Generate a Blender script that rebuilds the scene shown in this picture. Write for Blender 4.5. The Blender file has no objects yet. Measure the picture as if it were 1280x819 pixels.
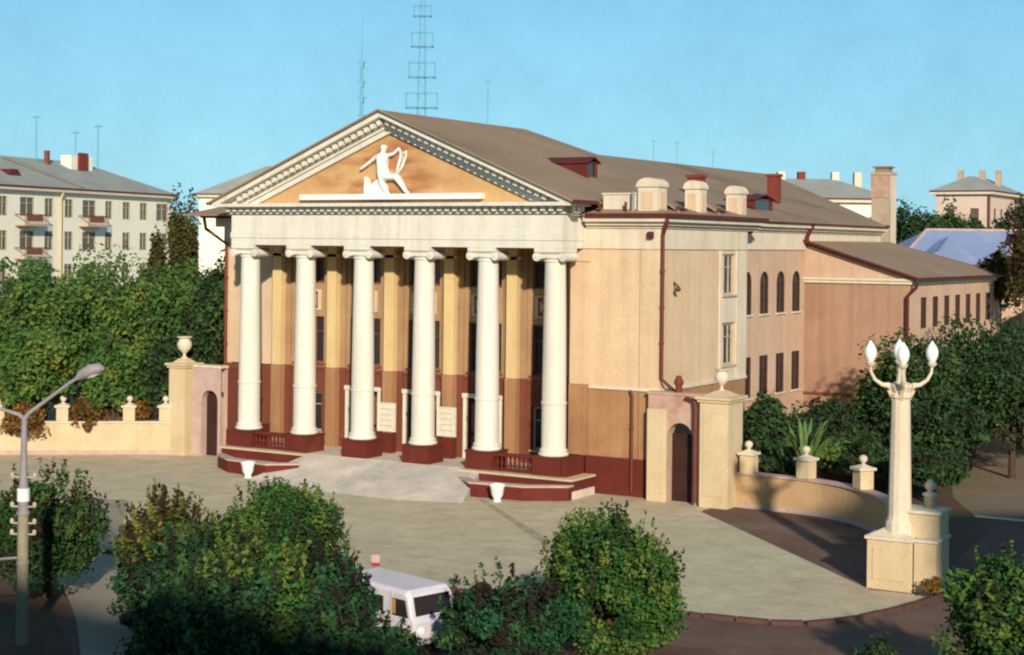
import bpy, math, random
import numpy as np
from mathutils import Vector, Matrix, Quaternion

random.seed(11)
RNG = np.random.default_rng(11)
SC = bpy.context.scene
COL = SC.collection
PI = math.pi

# ------------------------------------------------------------------ camera
cam_data = bpy.data.cameras.new("camera")
cam = bpy.data.objects.new("camera", cam_data)
COL.objects.link(cam)
cam_data.sensor_width = 36.0
cam_data.lens = 36.0 * 2006.2 / 1280.0
cam_data.shift_y = -(409.5 - 306.5) / 1280.0
cam_data.clip_start = 0.5
cam_data.clip_end = 6000
cam.matrix_world = (Matrix.Translation((43.846, -61.942, 10.998)) @ Matrix.Rotation(0.5427, 4, 'Z')
                    @ Matrix.Rotation(PI / 2, 4, 'X') @ Matrix.Rotation(0.0105, 4, 'Z'))
SC.camera = cam

# ------------------------------------------------------------------ sky and sun
SUN_EL = math.radians(20.5)
SUN_DIR = Vector((math.cos(SUN_EL) * 0.6225, -math.cos(SUN_EL) * 0.7826, math.sin(SUN_EL)))  # towards the sun
world = bpy.data.worlds.new("World")
SC.world = world
world.use_nodes = True
wn, wl = world.node_tree.nodes, world.node_tree.links
wn.clear()
w_out = wn.new("ShaderNodeOutputWorld")
w_bg = wn.new("ShaderNodeBackground")
sky = wn.new("ShaderNodeTexSky")
sky.sky_type = 'NISHITA'
sky.sun_disc = False
sky.sun_elevation = SUN_EL
sky.sun_rotation = math.atan2(SUN_DIR.x, SUN_DIR.y)
sky.air_density = 1.0
sky.dust_density = 0.6
sky.ozone_density = 2.0
tint = wn.new("ShaderNodeMix"); tint.data_type = 'RGBA'; tint.blend_type = 'MULTIPLY'
tint.inputs[0].default_value = 1.0
tint.inputs[7].default_value = (0.62, 1.02, 1.0, 1)
wl.new(sky.outputs[0], tint.inputs[6])
flat = wn.new("ShaderNodeMix"); flat.data_type = 'RGBA'
flat.inputs[0].default_value = 0.8
tc = wn.new("ShaderNodeTexCoord")
sepw = wn.new("ShaderNodeSeparateXYZ"); wl.new(tc.outputs['Generated'], sepw.inputs[0])
rampw = wn.new("ShaderNodeValToRGB")
rampw.color_ramp.elements[0].position = 0.0
rampw.color_ramp.elements[0].color = (3.4, 6.5, 8.4, 1)
rampw.color_ramp.elements[1].position = 0.55
rampw.color_ramp.elements[1].color = (0.75, 1.7, 3.0, 1)
e = rampw.color_ramp.elements.new(0.16); e.color = (2.2, 5.3, 7.7, 1)
wl.new(sepw.outputs[2], rampw.inputs[0])
wl.new(tint.outputs[2], flat.inputs[6]); wl.new(rampw.outputs[0], flat.inputs[7])
# faint uneven bloom of high thin cloud
nzw = wn.new("ShaderNodeTexNoise"); nzw.inputs['Scale'].default_value = 9.0; nzw.inputs['Detail'].default_value = 9; nzw.inputs['Roughness'].default_value = .8
wl.new(tc.outputs['Generated'], nzw.inputs['Vector'])
mrw = wn.new("ShaderNodeMapRange"); mrw.inputs[1].default_value = 0.35; mrw.inputs[2].default_value = 0.75
mrw.inputs[3].default_value = 0.91; mrw.inputs[4].default_value = 1.09
wl.new(nzw.outputs[0], mrw.inputs[0])
vmw = wn.new("ShaderNodeVectorMath"); vmw.operation = 'SCALE'
wl.new(flat.outputs[2], vmw.inputs[0]); wl.new(mrw.outputs[0], vmw.inputs['Scale'])
wl.new(vmw.outputs[0], w_bg.inputs[0])
w_bg.inputs[1].default_value = 0.10
wl.new(w_bg.outputs[0], w_out.inputs[0])

sun_data = bpy.data.lights.new("sun", 'SUN')
sun_data.energy = 4.6
sun_data.angle = math.radians(1.4)
sun_data.color = (1.0, 0.87, 0.70)
sun = bpy.data.objects.new("sun", sun_data)
COL.objects.link(sun)
sun.rotation_mode = 'QUATERNION'
sun.rotation_quaternion = SUN_DIR.to_track_quat('Z', 'Y')

SC.view_settings.view_transform = 'Standard'
SC.view_settings.look = 'None'
SC.view_settings.exposure = 0.22
SC.view_settings.gamma = 1.0
SC.cycles.max_bounces = 6
SC.cycles.filter_width = 2.2


# ------------------------------------------------------------------ materials
def mat(name, c1, c2=None, scale=1.0, rough=0.9, bump=0.0, bump_scale=20.0, detail=6.0, c3=None, spot=0.62,
        fac=1.0, metallic=0.0, streak=False, spec=0.25, lo=0.3, hi=0.7, cracks=0.0, rain=0.0, seams=0.0):
    """Two colours mixed by noise, a third in sparse stains, and a fine relief."""
    m = bpy.data.materials.new(name); m.use_nodes = True
    n, l = m.node_tree.nodes, m.node_tree.links
    b = n['Principled BSDF']
    b.inputs['Roughness'].default_value = rough
    b.inputs['Metallic'].default_value = metallic
    b.inputs['Specular IOR Level'].default_value = spec
    geo = n.new('ShaderNodeNewGeometry')
    src = geo.outputs['Position']
    if c2 is None:
        c2 = tuple(x * 0.82 for x in c1)
    mp = n.new('ShaderNodeMapping')
    mp.inputs['Scale'].default_value = (1, 1, 0.18) if streak else (1, 1, 1)
    l.new(src, mp.inputs[0])
    nz = n.new('ShaderNodeTexNoise'); nz.inputs['Scale'].default_value = scale; nz.inputs['Detail'].default_value = detail
    nz.inputs['Roughness'].default_value = 0.62
    l.new(mp.outputs[0], nz.inputs['Vector'])
    mr = n.new('ShaderNodeMapRange'); mr.inputs[1].default_value = lo; mr.inputs[2].default_value = hi
    mr.inputs[4].default_value = fac
    l.new(nz.outputs[0], mr.inputs[0])
    mx = n.new('ShaderNodeMix'); mx.data_type = 'RGBA'
    mx.inputs[6].default_value = (*c1, 1); mx.inputs[7].default_value = (*c2, 1)
    l.new(mr.outputs[0], mx.inputs[0])
    out = mx.outputs[2]
    if c3 is not None:
        n3 = n.new('ShaderNodeTexNoise'); n3.inputs['Scale'].default_value = scale * 0.43; n3.inputs['Detail'].default_value = 7
        l.new(mp.outputs[0], n3.inputs['Vector'])
        m3 = n.new('ShaderNodeMapRange'); m3.inputs[1].default_value = spot; m3.inputs[2].default_value = spot + 0.14
        m3.inputs[4].default_value = 0.8
        l.new(n3.outputs[0], m3.inputs[0])
        x3 = n.new('ShaderNodeMix'); x3.data_type = 'RGBA'
        l.new(m3.outputs[0], x3.inputs[0]); l.new(out, x3.inputs[6]); x3.inputs[7].default_value = (*c3, 1)
        out = x3.outputs[2]
    def darken(out, factor_socket):
        v = n.new('ShaderNodeVectorMath'); v.operation = 'SCALE'
        l.new(out, v.inputs[0]); l.new(factor_socket, v.inputs['Scale'])
        return v.outputs[0]
    if rain:      # dirty run-off streaks, tall and narrow
        m4 = n.new('ShaderNodeMapping'); m4.inputs['Scale'].default_value = (2.6, 2.6, 0.14); l.new(src, m4.inputs[0])
        n4 = n.new('ShaderNodeTexNoise'); n4.inputs['Scale'].default_value = 1.0; n4.inputs['Detail'].default_value = 5; l.new(m4.outputs[0], n4.inputs['Vector'])
        r4 = n.new('ShaderNodeMapRange'); r4.inputs[1].default_value = .45; r4.inputs[2].default_value = .75
        r4.inputs[3].default_value = 1.0; r4.inputs[4].default_value = 1 - rain; l.new(n4.outputs[0], r4.inputs[0])
        out = darken(out, r4.outputs[0])
    if cracks:    # patched and cracked surface
        n5 = n.new('ShaderNodeTexNoise'); n5.inputs['Scale'].default_value = .5; n5.inputs['Detail'].default_value = 4; l.new(src, n5.inputs['Vector'])
        a5 = n.new('ShaderNodeVectorMath'); a5.operation = 'MULTIPLY_ADD'; l.new(n5.outputs['Color'], a5.inputs[0]); a5.inputs[1].default_value = (2.2, 2.2, 0); l.new(src, a5.inputs[2])
        v5 = n.new('ShaderNodeTexVoronoi'); v5.feature = 'DISTANCE_TO_EDGE'; v5.inputs['Scale'].default_value = .20; l.new(a5.outputs[0], v5.inputs['Vector'])
        r5 = n.new('ShaderNodeMapRange'); r5.inputs[1].default_value = 0.0; r5.inputs[2].default_value = .022
        r5.inputs[3].default_value = 1 - cracks * .8; r5.inputs[4].default_value = 1.0; l.new(v5.outputs[0], r5.inputs[0])
        out = darken(out, r5.outputs[0])
        n6 = n.new('ShaderNodeTexNoise'); n6.inputs['Scale'].default_value = .9; n6.inputs['Detail'].default_value = 8; n6.inputs['Roughness'].default_value = .75; l.new(src, n6.inputs['Vector'])
        r6 = n.new('ShaderNodeMapRange'); r6.inputs[1].default_value = .35; r6.inputs[2].default_value = .68
        r6.inputs[3].default_value = 1.12; r6.inputs[4].default_value = .78; l.new(n6.outputs[0], r6.inputs[0])
        out = darken(out, r6.outputs[0])
    if seams:     # folded seams of sheet roofing
        s7 = n.new('ShaderNodeSeparateXYZ'); l.new(src, s7.inputs[0])
        d7 = n.new('ShaderNodeMath'); d7.operation = 'MULTIPLY'; d7.inputs[1].default_value = 1 / .8; l.new(s7.outputs[1], d7.inputs[0])
        f7 = n.new('ShaderNodeMath'); f7.operation = 'FRACT'; l.new(d7.outputs[0], f7.inputs[0])
        r7 = n.new('ShaderNodeMapRange'); r7.inputs[1].default_value = 0.0; r7.inputs[2].default_value = .10
        r7.inputs[3].default_value = 1 - seams; r7.inputs[4].default_value = 1.0; l.new(f7.outputs[0], r7.inputs[0])
        out = darken(out, r7.outputs[0])
    # fine grain of the surface itself
    ng = n.new('ShaderNodeTexNoise'); ng.inputs['Scale'].default_value = 9.0; ng.inputs['Detail'].default_value = 8
    ng.inputs['Roughness'].default_value = 0.8
    l.new(src, ng.inputs['Vector'])
    mg = n.new('ShaderNodeMapRange'); mg.inputs[1].default_value = 0.3; mg.inputs[2].default_value = 0.7
    mg.inputs[3].default_value = 0.86; mg.inputs[4].default_value = 1.14
    l.new(ng.outputs[0], mg.inputs[0])
    vs = n.new('ShaderNodeVectorMath'); vs.operation = 'SCALE'
    l.new(out, vs.inputs[0]); l.new(mg.outputs[0], vs.inputs['Scale'])
    l.new(vs.outputs[0], b.inputs['Base Color'])
    if bump:
        nb = n.new('ShaderNodeTexNoise'); nb.inputs['Scale'].default_value = bump_scale; nb.inputs['Detail'].default_value = 5
        l.new(src, nb.inputs['Vector'])
        bp = n.new('ShaderNodeBump'); bp.inputs['Strength'].default_value = bump; bp.inputs['Distance'].default_value = 0.05
        l.new(nb.outputs[0], bp.inputs['Height']); l.new(bp.outputs[0], b.inputs['Normal'])
    return m


def leaf_mat(name, cols, trans=0.25):
    m = bpy.data.materials.new(name); m.use_nodes = True
    n, l = m.node_tree.nodes, m.node_tree.links
    b = n['Principled BSDF']; b.inputs['Roughness'].default_value = 0.75; b.inputs['Specular IOR Level'].default_value = 0.12
    at = n.new('ShaderNodeAttribute'); at.attribute_name = 'tone'
    oi = n.new('ShaderNodeObjectInfo')
    ad = n.new('ShaderNodeMath'); ad.operation = 'MULTIPLY_ADD'
    l.new(oi.outputs['Random'], ad.inputs[0]); ad.inputs[1].default_value = 0.22; l.new(at.outputs['Fac'], ad.inputs[2])
    sb = n.new('ShaderNodeMath'); sb.operation = 'SUBTRACT'; l.new(ad.outputs[0], sb.inputs[0]); sb.inputs[1].default_value = 0.11
    rp = n.new('ShaderNodeValToRGB')
    rp.color_ramp.elements[0].position = 0.0; rp.color_ramp.elements[0].color = (*cols[0], 1)
    rp.color_ramp.elements[1].position = 1.0; rp.color_ramp.elements[1].color = (*cols[-1], 1)
    for i, c in enumerate(cols[1:-1]):
        e = rp.color_ramp.elements.new((i + 1) / (len(cols) - 1)); e.color = (*c, 1)
    l.new(sb.outputs[0], rp.inputs[0]); l.new(rp.outputs[0], b.inputs['Base Color'])
    tr = n.new('ShaderNodeBsdfTranslucent'); l.new(rp.outputs[0], tr.inputs[0])
    ms = n.new('ShaderNodeMixShader'); ms.inputs[0].default_value = trans
    l.new(b.outputs[0], ms.inputs[1]); l.new(tr.outputs[0], ms.inputs[2])
    l.new(ms.outputs[0], n['Material Output'].inputs[0])
    return m


def glass_mat(name, c=(0.03, 0.025, 0.03), rough=0.12):
    m = bpy.data.materials.new(name); m.use_nodes = True
    b = m.node_tree.nodes['Principled BSDF']
    b.inputs['Base Color'].default_value = (*c, 1); b.inputs['Roughness'].default_value = rough
    b.inputs['Specular IOR Level'].default_value = 0.5
    return m


M = {}
M['cream'] = mat('cream_plaster', (0.67, 0.495, 0.325), (0.58, 0.415, 0.265), 0.5, bump=0.25, bump_scale=14, c3=(0.60, 0.40, 0.29), spot=0.54, rain=.13)
M['pilaster'] = mat('yellow_pilaster_plaster', (0.68, 0.52, 0.27), (0.60, 0.44, 0.22), 0.6, bump=0.2, rain=.15)
M['shade_ochre'] = mat('ochre_plaster_shade_darkened', (0.40, 0.26, 0.14), (0.33, 0.20, 0.11), 0.6, bump=0.2, rain=.15)  # colour darkened to deepen the shade behind the columns
M['cream_pink'] = mat('pinkish_plaster', (0.57, 0.395, 0.28), (0.48, 0.325, 0.225), 0.45, bump=0.25, c3=(0.60, 0.42, 0.33), spot=0.54, rain=.15)
M['tan'] = mat('tan_plaster', (0.39, 0.235, 0.155), (0.325, 0.185, 0.12), 0.4, bump=0.25, c3=(0.42, 0.27, 0.18), spot=0.54, rain=.2)
M['pale'] = mat('pale_plaster', (0.68, 0.60, 0.47), (0.60, 0.51, 0.39), 0.7, bump=0.15, rain=.15, c3=(0.72, 0.58, 0.46), spot=0.6)
M['white'] = mat('whitewash', (0.70, 0.675, 0.60), (0.62, 0.59, 0.51), 0.9, bump=0.15, streak=True, c3=(0.55, 0.50, 0.41), spot=0.58, rain=.14)
M['dado'] = mat('ochre_dado', (0.40, 0.225, 0.115), (0.33, 0.17, 0.085), 0.6, bump=0.25, c3=(0.27, 0.13, 0.07), spot=0.57, rain=.2)
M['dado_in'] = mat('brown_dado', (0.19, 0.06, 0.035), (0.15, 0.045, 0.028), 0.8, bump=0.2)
M['red'] = mat('oxide_red_plinth', (0.135, 0.024, 0.015), (0.10, 0.017, 0.012), 1.3, bump=0.3, c3=(0.19, 0.055, 0.03), spot=0.6, rough=0.85)
M['mural'] = mat('ochre_mural', (0.58, 0.37, 0.17), (0.52, 0.32, 0.145), 0.9, bump=0.1)
M['roof'] = mat('weathered_roof', (0.31, 0.215, 0.14), (0.24, 0.17, 0.11), 0.35, bump=0.3, bump_scale=5, c3=(0.18, 0.13, 0.09), spot=0.55, rough=0.85, seams=.13)
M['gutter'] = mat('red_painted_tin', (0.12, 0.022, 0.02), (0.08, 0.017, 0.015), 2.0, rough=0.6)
M['pipe'] = mat('rust_red_pipe', (0.17, 0.042, 0.022), (0.12, 0.03, 0.018), 2.0, rough=0.6)
M['brick'] = mat('dark_red_brickwork', (0.24, 0.05, 0.035), (0.15, 0.03, 0.025), 3.0, bump=0.5)
M['stack'] = mat('grey_brick_stack', (0.46, 0.38, 0.28), (0.38, 0.27, 0.19), 1.2, bump=0.4, c3=(0.42, 0.16, 0.10), spot=0.6)
M['glass'] = glass_mat('dark_glass')
M['glass2'] = glass_mat('far_glass', (0.11, 0.095, 0.07), 0.3)
M['frame_brown'] = mat('brown_window_frame', (0.22, 0.09, 0.05), (0.16, 0.06, 0.04), 3.0)
M['frame_dark'] = mat('dark_window_frame', (0.085, 0.04, 0.03), (0.06, 0.03, 0.022), 3.0)
M['frame_grey'] = mat('weathered_white_frame', (0.50, 0.45, 0.34), (0.38, 0.33, 0.25), 3.0)
M['frame_white'] = mat('white_window_frame', (0.70, 0.66, 0.54), (0.6, 0.56, 0.46), 3.0)
M['dark'] = mat('dark_arch_shade', (0.05, 0.018, 0.014), (0.03, 0.012, 0.01), 2.0)
M['fence'] = mat('yellow_plaster', (0.62, 0.50, 0.315), (0.53, 0.41, 0.25), 0.7, bump=0.3, c3=(0.60, 0.44, 0.32), spot=0.55, rain=.12)
M['lilac'] = mat('stained_plaster', (0.52, 0.38, 0.29), (0.42, 0.25, 0.19), 1.6, bump=0.3, c3=(0.33, 0.15, 0.10), spot=0.55)
M['fence_r'] = mat('tan_fence_plaster', (0.53, 0.35, 0.19), (0.43, 0.27, 0.14), 0.8, bump=0.3, c3=(0.32, 0.16, 0.10), spot=0.58)
M['coping'] = mat('pink_grey_coping', (0.52, 0.38, 0.33), (0.42, 0.29, 0.25), 2.0, bump=0.2)
M['bark'] = mat('bark', (0.09, 0.055, 0.035), (0.05, 0.03, 0.02), 4.0, bump=0.6)
M['concrete'] = mat('concrete_pole', (0.30, 0.27, 0.19), (0.24, 0.21, 0.15), 2.5, bump=0.3)
M['steel'] = mat('grey_paint_steel', (0.30, 0.28, 0.29), (0.23, 0.21, 0.22), 2.0, rough=0.5)
M['van'] = mat('off_white_van_paint', (0.66, 0.64, 0.70), (0.56, 0.54, 0.60), 1.5, rough=0.35, spec=0.5)
M['rubber'] = mat('black_rubber', (0.02, 0.02, 0.02), (0.03, 0.03, 0.03), 5)
M['whitepaint'] = mat('white_paint', (0.82, 0.82, 0.80), (0.74, 0.73, 0.70), 2.0, rough=0.6)
M['opal'] = mat('opal_glass', (0.88, 0.88, 0.84), (0.84, 0.84, 0.8), 2.0, rough=0.25, spec=0.5)
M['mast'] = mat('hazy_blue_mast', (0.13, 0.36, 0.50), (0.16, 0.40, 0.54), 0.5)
M['redsign'] = mat('red_sign_paint', (0.32, 0.04, 0.05), (0.26, 0.03, 0.04), 2.0, rough=0.5)
M['orange'] = mat('orange_curtain', (0.55, 0.30, 0.05), (0.45, 0.22, 0.04), 2.0)
M['leaf_mid'] = leaf_mat('leaf_mid_green', [(0.045, 0.07, 0.025), (0.06, 0.14, 0.036), (0.10, 0.19, 0.04), (0.21, 0.23, 0.05)])
M['leaf_dark'] = leaf_mat('leaf_dark_green', [(0.030, 0.026, 0.018), (0.030, 0.060, 0.024), (0.045, 0.10, 0.034), (0.10, 0.14, 0.04)], 0.25)
M['leaf_bush'] = leaf_mat('leaf_bush_green', [(0.045, 0.025, 0.018), (0.025, 0.085, 0.026), (0.06, 0.16, 0.03), (0.17, 0.21, 0.045)])
M['leaf_deep'] = leaf_mat('leaf_deep_green', [(0.030, 0.024, 0.018), (0.018, 0.062, 0.028), (0.03, 0.105, 0.042), (0.08, 0.15, 0.045)], 0.25)
M['leaf_mid_dark'] = leaf_mat('leaf_mid_dark_green', [(0.045, 0.03, 0.02), (0.03, 0.075, 0.024), (0.05, 0.12, 0.03), (0.11, 0.15, 0.04)])
M['leaf_yel'] = leaf_mat('leaf_yellow_green', [(0.06, 0.035, 0.018), (0.05, 0.09, 0.022), (0.12, 0.15, 0.032), (0.28, 0.25, 0.05)])
M['leaf_rust'] = leaf_mat('leaf_rust', [(0.06, 0.04, 0.015), (0.15, 0.09, 0.025), (0.28, 0.12, 0.03), (0.33, 0.17, 0.04)])
M['leaf_brown'] = leaf_mat('leaf_brown_green', [(0.05, 0.028, 0.016), (0.07, 0.05, 0.02), (0.08, 0.085, 0.025), (0.13, 0.10, 0.035)])


# ------------------------------------------------------------------ mesh helpers
class MB:
    def __init__(s): s.v = []; s.f = []; s.sm = False

    def add(s, vs, fs):
        k = len(s.v); s.v += [tuple(p) for p in vs]; s.f += [tuple(i + k for i in f) for f in fs]; return s

    def box(s, x0, x1, y0, y1, z0, z1):
        vs = [(x0, y0, z0), (x1, y0, z0), (x1, y1, z0), (x0, y1, z0), (x0, y0, z1), (x1, y0, z1), (x1, y1, z1), (x0, y1, z1)]
        return s.add(vs, [(0, 3, 2, 1), (4, 5, 6, 7), (0, 1, 5, 4), (1, 2, 6, 5), (2, 3, 7, 6), (3, 0, 4, 7)])

    def prism(s, pts, z0, z1):
        """vertical prism over a counter-clockwise outline"""
        n = len(pts)
        vs = [(x, y, z0) for x, y in pts] + [(x, y, z1) for x, y in pts]
        return s.add(vs, [tuple(range(n))[::-1], tuple(range(n, 2 * n))] + [(i, (i + 1) % n, (i + 1) % n + n, i + n) for i in range(n)])

    def prism_y(s, pts, y0, y1):
        """prism along y over an outline of (x, z)"""
        n = len(pts)
        vs = [(x, y0, z) for x, z in pts] + [(x, y1, z) for x, z in pts]
        return s.add(vs, [tuple(range(n)), tuple(range(n, 2 * n))[::-1]] + [((i + 1) % n, i, i + n, (i + 1) % n + n) for i in range(n)])

    def lathe(s, prof, n=24, cx=0, cy=0, ang=0.0):
        vs = []; fs = []
        for r, z in prof:
            for i in range(n):
                a = 2 * PI * i / n + ang
                vs.append((cx + r * math.cos(a), cy + r * math.sin(a), z))
        for j in range(len(prof) - 1):
            for i in range(n):
                fs.append((j * n + i, j * n + (i + 1) % n, (j + 1) * n + (i + 1) % n, (j + 1) * n + i))
        fs.append(tuple(range(n))[::-1]); fs.append(tuple((len(prof) - 1) * n + i for i in range(n)))
        return s.add(vs, fs)

    def tube(s, pts, rad, n=8):
        pts = [Vector(p) for p in pts]
        if not isinstance(rad, (list, tuple)): rad = [rad] * len(pts)
        vs = []; fs = []
        ref = None
        for i, p in enumerate(pts):
            d = (pts[min(i + 1, len(pts) - 1)] - pts[max(i - 1, 0)]).normalized()
            if ref is None or abs(ref.dot(d)) > 0.95:
                ref = Vector((1, 0, 0)) if abs(d.x) < 0.8 else Vector((0, 1, 0))
            a = (ref - d * ref.dot(d)).normalized(); b = d.cross(a); ref = a
            for k in range(n):
                t = 2 * PI * k / n
                vs.append(p + (a * math.cos(t) + b * math.sin(t)) * rad[i])
        for j in range(len(pts) - 1):
            for k in range(n):
                fs.append((j * n + k, j * n + (k + 1) % n, (j + 1) * n + (k + 1) % n, (j + 1) * n + k))
        fs.append(tuple(range(n))[::-1]); fs.append(tuple((len(pts) - 1) * n + i for i in range(n)))
        return s.add(vs, fs)

    def cyl_y(s, cx, cz, r, y0, y1, n=14):
        return s.tube([(cx, y0, cz), (cx, y1, cz)], r, n)

    def panel(s, x0, x1, z0, z1, openings=(), reveal=0.3, back=None):
        """wall face at y=0 facing -y, with real openings (a0,a1,b0,b1,arched) whose reveals run to y=reveal"""
        xs = sorted({x0, x1} | {o[0] for o in openings} | {o[1] for o in openings})
        zs = sorted({z0, z1} | {o[2] for o in openings} | {o[3] for o in openings})
        for i in range(len(xs) - 1):
            for j in range(len(zs) - 1):
                cx, cz = (xs[i] + xs[i + 1]) / 2, (zs[j] + zs[j + 1]) / 2
                if any(o[0] < cx < o[1] and o[2] < cz < o[3] for o in openings): continue
                a, b, c, d = xs[i], xs[i + 1], zs[j], zs[j + 1]
                s.add([(a, 0, c), (b, 0, c), (b, 0, d), (a, 0, d)], [(0, 1, 2, 3)])
                if back: s.add([(a, back, c), (b, back, c), (b, back, d), (a, back, d)], [(3, 2, 1, 0)])
        for o in openings:
            a0, a1, b0, b1 = o[:4]; R = back or reveal
            arch = len(o) > 4 and o[4]
            top = b1
            if arch:
                r = (a1 - a0) / 2; cx = (a0 + a1) / 2; top = b1 - r; n = 12
                arc = [(cx - r * math.cos(PI * k / n), top + r * math.sin(PI * k / n)) for k in range(n + 1)]
                for k in range(n):
                    p, q = arc[k], arc[k + 1]
                    s.add([(p[0], 0, p[1]), (q[0], 0, q[1]), (q[0], 0, b1), (p[0], 0, b1)], [(0, 1, 2, 3)])
                    if back: s.add([(p[0], back, p[1]), (q[0], back, q[1]), (q[0], back, b1), (p[0], back, b1)], [(3, 2, 1, 0)])
                    s.add([(p[0], 0, p[1]), (p[0], R, p[1]), (q[0], R, q[1]), (q[0], 0, q[1])], [(0, 1, 2, 3)])
            else:
                s.add([(a0, 0, top), (a0, R, top), (a1, R, top), (a1, 0, top)], [(0, 1, 2, 3)])
            s.add([(a0, 0, b0), (a0, R, b0), (a0, R, top), (a0, 0, top)], [(0, 1, 2, 3)])
            s.add([(a1, 0, b0), (a1, 0, top), (a1, R, top), (a1, R, b0)], [(0, 1, 2, 3)])
            s.add([(a0, 0, b0), (a1, 0, b0), (a1, R, b0), (a0, R, b0)], [(0, 1, 2, 3)])
        return s

    def mesh(s, name, m, smooth=False):
        me = bpy.data.meshes.new(name)
        me.from_pydata(s.v, [], s.f); me.update()
        if m: me.materials.append(m)
        if smooth:
            me.polygons.foreach_set('use_smooth', [True] * len(me.polygons))
        return me


def link(name, me, parent=None, loc=(0, 0, 0), rz=0.0):
    o = bpy.data.objects.new(name, me)
    COL.objects.link(o)
    o.parent = parent
    o.location = loc; o.rotation_euler = (0, 0, rz)
    return o


def part(name, mb, m, parent=None, loc=(0, 0, 0), rz=0.0, smooth=False, bevel=0.0):
    o = link(name, mb.mesh(name, m, smooth), parent, loc, rz)
    if smooth or bevel:
        if bevel:
            bv = o.modifiers.new('bevel', 'BEVEL'); bv.width = bevel; bv.segments = 2; bv.limit_method = 'ANGLE'
    return o


def auto_smooth(o):
    me = o.data
    me.polygons.foreach_set('use_smooth', [True] * len(me.polygons))
    try: me.set_sharp_from_angle(angle=math.radians(40))
    except Exception: pass
    return o


def tag(o, label, cat, group=None):
    o['label'] = label; o['category'] = cat
    if group: o['group'] = group
    return o


def root(name, loc, label, cat, group=None, rz=0.0):
    o = bpy.data.objects.new(name, None); COL.objects.link(o)
    o.empty_display_size = 0.3
    o.location = loc; o.rotation_euler = (0, 0, rz)
    return tag(o, label, cat, group)


def struct(name, mb, m):
    o = part(name, mb, m); o['kind'] = 'structure'; return o


# ------------------------------------------------------------------ ground, plaza, roads
def lerp(a, b, t): return a + (b - a) * t


M['ground'] = mat('trodden_earth', (0.26, 0.19, 0.12), (0.17, 0.12, 0.08), 0.12, bump=0.3, bump_scale=3, c3=(0.12, 0.13, 0.05), spot=0.52)
M['asphalt'] = mat('worn_asphalt', (0.165, 0.10, 0.072), (0.125, 0.075, 0.055), 0.35, bump=0.3, bump_scale=10, c3=(0.22, 0.15, 0.11), spot=0.55, cracks=.12)
M['plaza'] = mat('dusty_asphalt', (0.57, 0.485, 0.33), (0.48, 0.395, 0.27), 0.14, bump=0.25, bump_scale=8, c3=(0.52, 0.47, 0.31), spot=0.52, cracks=.10)
M['paving'] = mat('pale_concrete', (0.66, 0.58, 0.49), (0.57, 0.50, 0.43), 0.5, bump=0.2, bump_scale=8, c3=(0.50, 0.47, 0.43), spot=0.54, cracks=.07)
M['path'] = mat('grey_path', (0.33, 0.29, 0.22), (0.26, 0.23, 0.18), 0.5, bump=0.3)
M['soil'] = mat('dark_bed_soil', (0.13, 0.075, 0.05), (0.08, 0.05, 0.035), 0.8, bump=0.6, bump_scale=5, c3=(0.07, 0.10, 0.03), spot=0.55)
M['pole_shadow'] = mat('dark_shadow_strip', (.30, .23, .16), (.46, .38, .25), 1.2)
M['kerb'] = mat('reddish_kerb', (0.11, 0.06, 0.05), (0.075, 0.04, 0.035), 2.5, bump=0.4)

struct('ground', MB().add([(-2500, -2500, 0), (2500, -2500, 0), (2500, 2500, 0), (-2500, 2500, 0)], [(0, 1, 2, 3)]), M['ground'])


def sheet(pts, z): return MB().add([(x, y, z) for x, y in pts], [tuple(range(len(pts)))])


def smooth_line(pts, n=8):
    """Catmull-Rom through the points"""
    P = [Vector((*p, 0)) for p in pts]; P = [2 * P[0] - P[1]] + P + [2 * P[-1] - P[-2]]
    out = []
    for i in range(1, len(P) - 2):
        for k in range(n):
            t = k / n
            a, b, c, d = P[i - 1], P[i], P[i + 1], P[i + 2]
            v = 0.5 * ((2 * b) + (c - a) * t + (2 * a - 5 * b + 4 * c - d) * t * t + (3 * b - a - 3 * c + d) * t ** 3)
            out.append((v.x, v.y))
    out.append((P[-2].x, P[-2].y))
    return out


kerb_pts = smooth_line([(29.3, -11.4), (29.0, -13.2), (28.0, -16.1), (26.55, -17.7), (24.0, -18.2), (20.5, -18.7), (15, -19.6), (9, -20.6), (2, -20.9), (-6, -20.6), (-16, -20.0), (-30, -19.6)])
struct('road', sheet([(-120, -60), (60, -60), (60, -10), (60, 60), (31.5, 60), (29.0, 6), (29.0, -9.0), (-30, -9.0), (-30, -20), (-120, -20)][::1], 0.004), M['asphalt'])
plaza_outline = [(29.2, -10.0), (29.2, 5), (14, 5), (-12, 5), (-30, 5), (-30, -19.6)] + kerb_pts[::-1]
plz = MB().prism([(x, y) for x, y in plaza_outline][::1], -0.2, 0.10)
struct('plaza', sheet(plaza_outline[::-1] if False else plaza_outline, 0.012), M['plaza'])
struct('pavement_strip', sheet([(16.2, -.7), (27.1, -11.6), (28.6, -11.5), (29.2, -10.0), (29.2, 4.5), (16.2, 4.5)], 0.016), M['asphalt'])
struct('pole_shadow_strip', sheet([(6.9, -3.3), (7.1, -3.15), (15.6, -11.2), (22.5, -18.2), (22.1, -18.3), (15.2, -11.5)], 0.018), M['pole_shadow'])  # a pole's cast shadow, painted as a dark strip on the plaza
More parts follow.
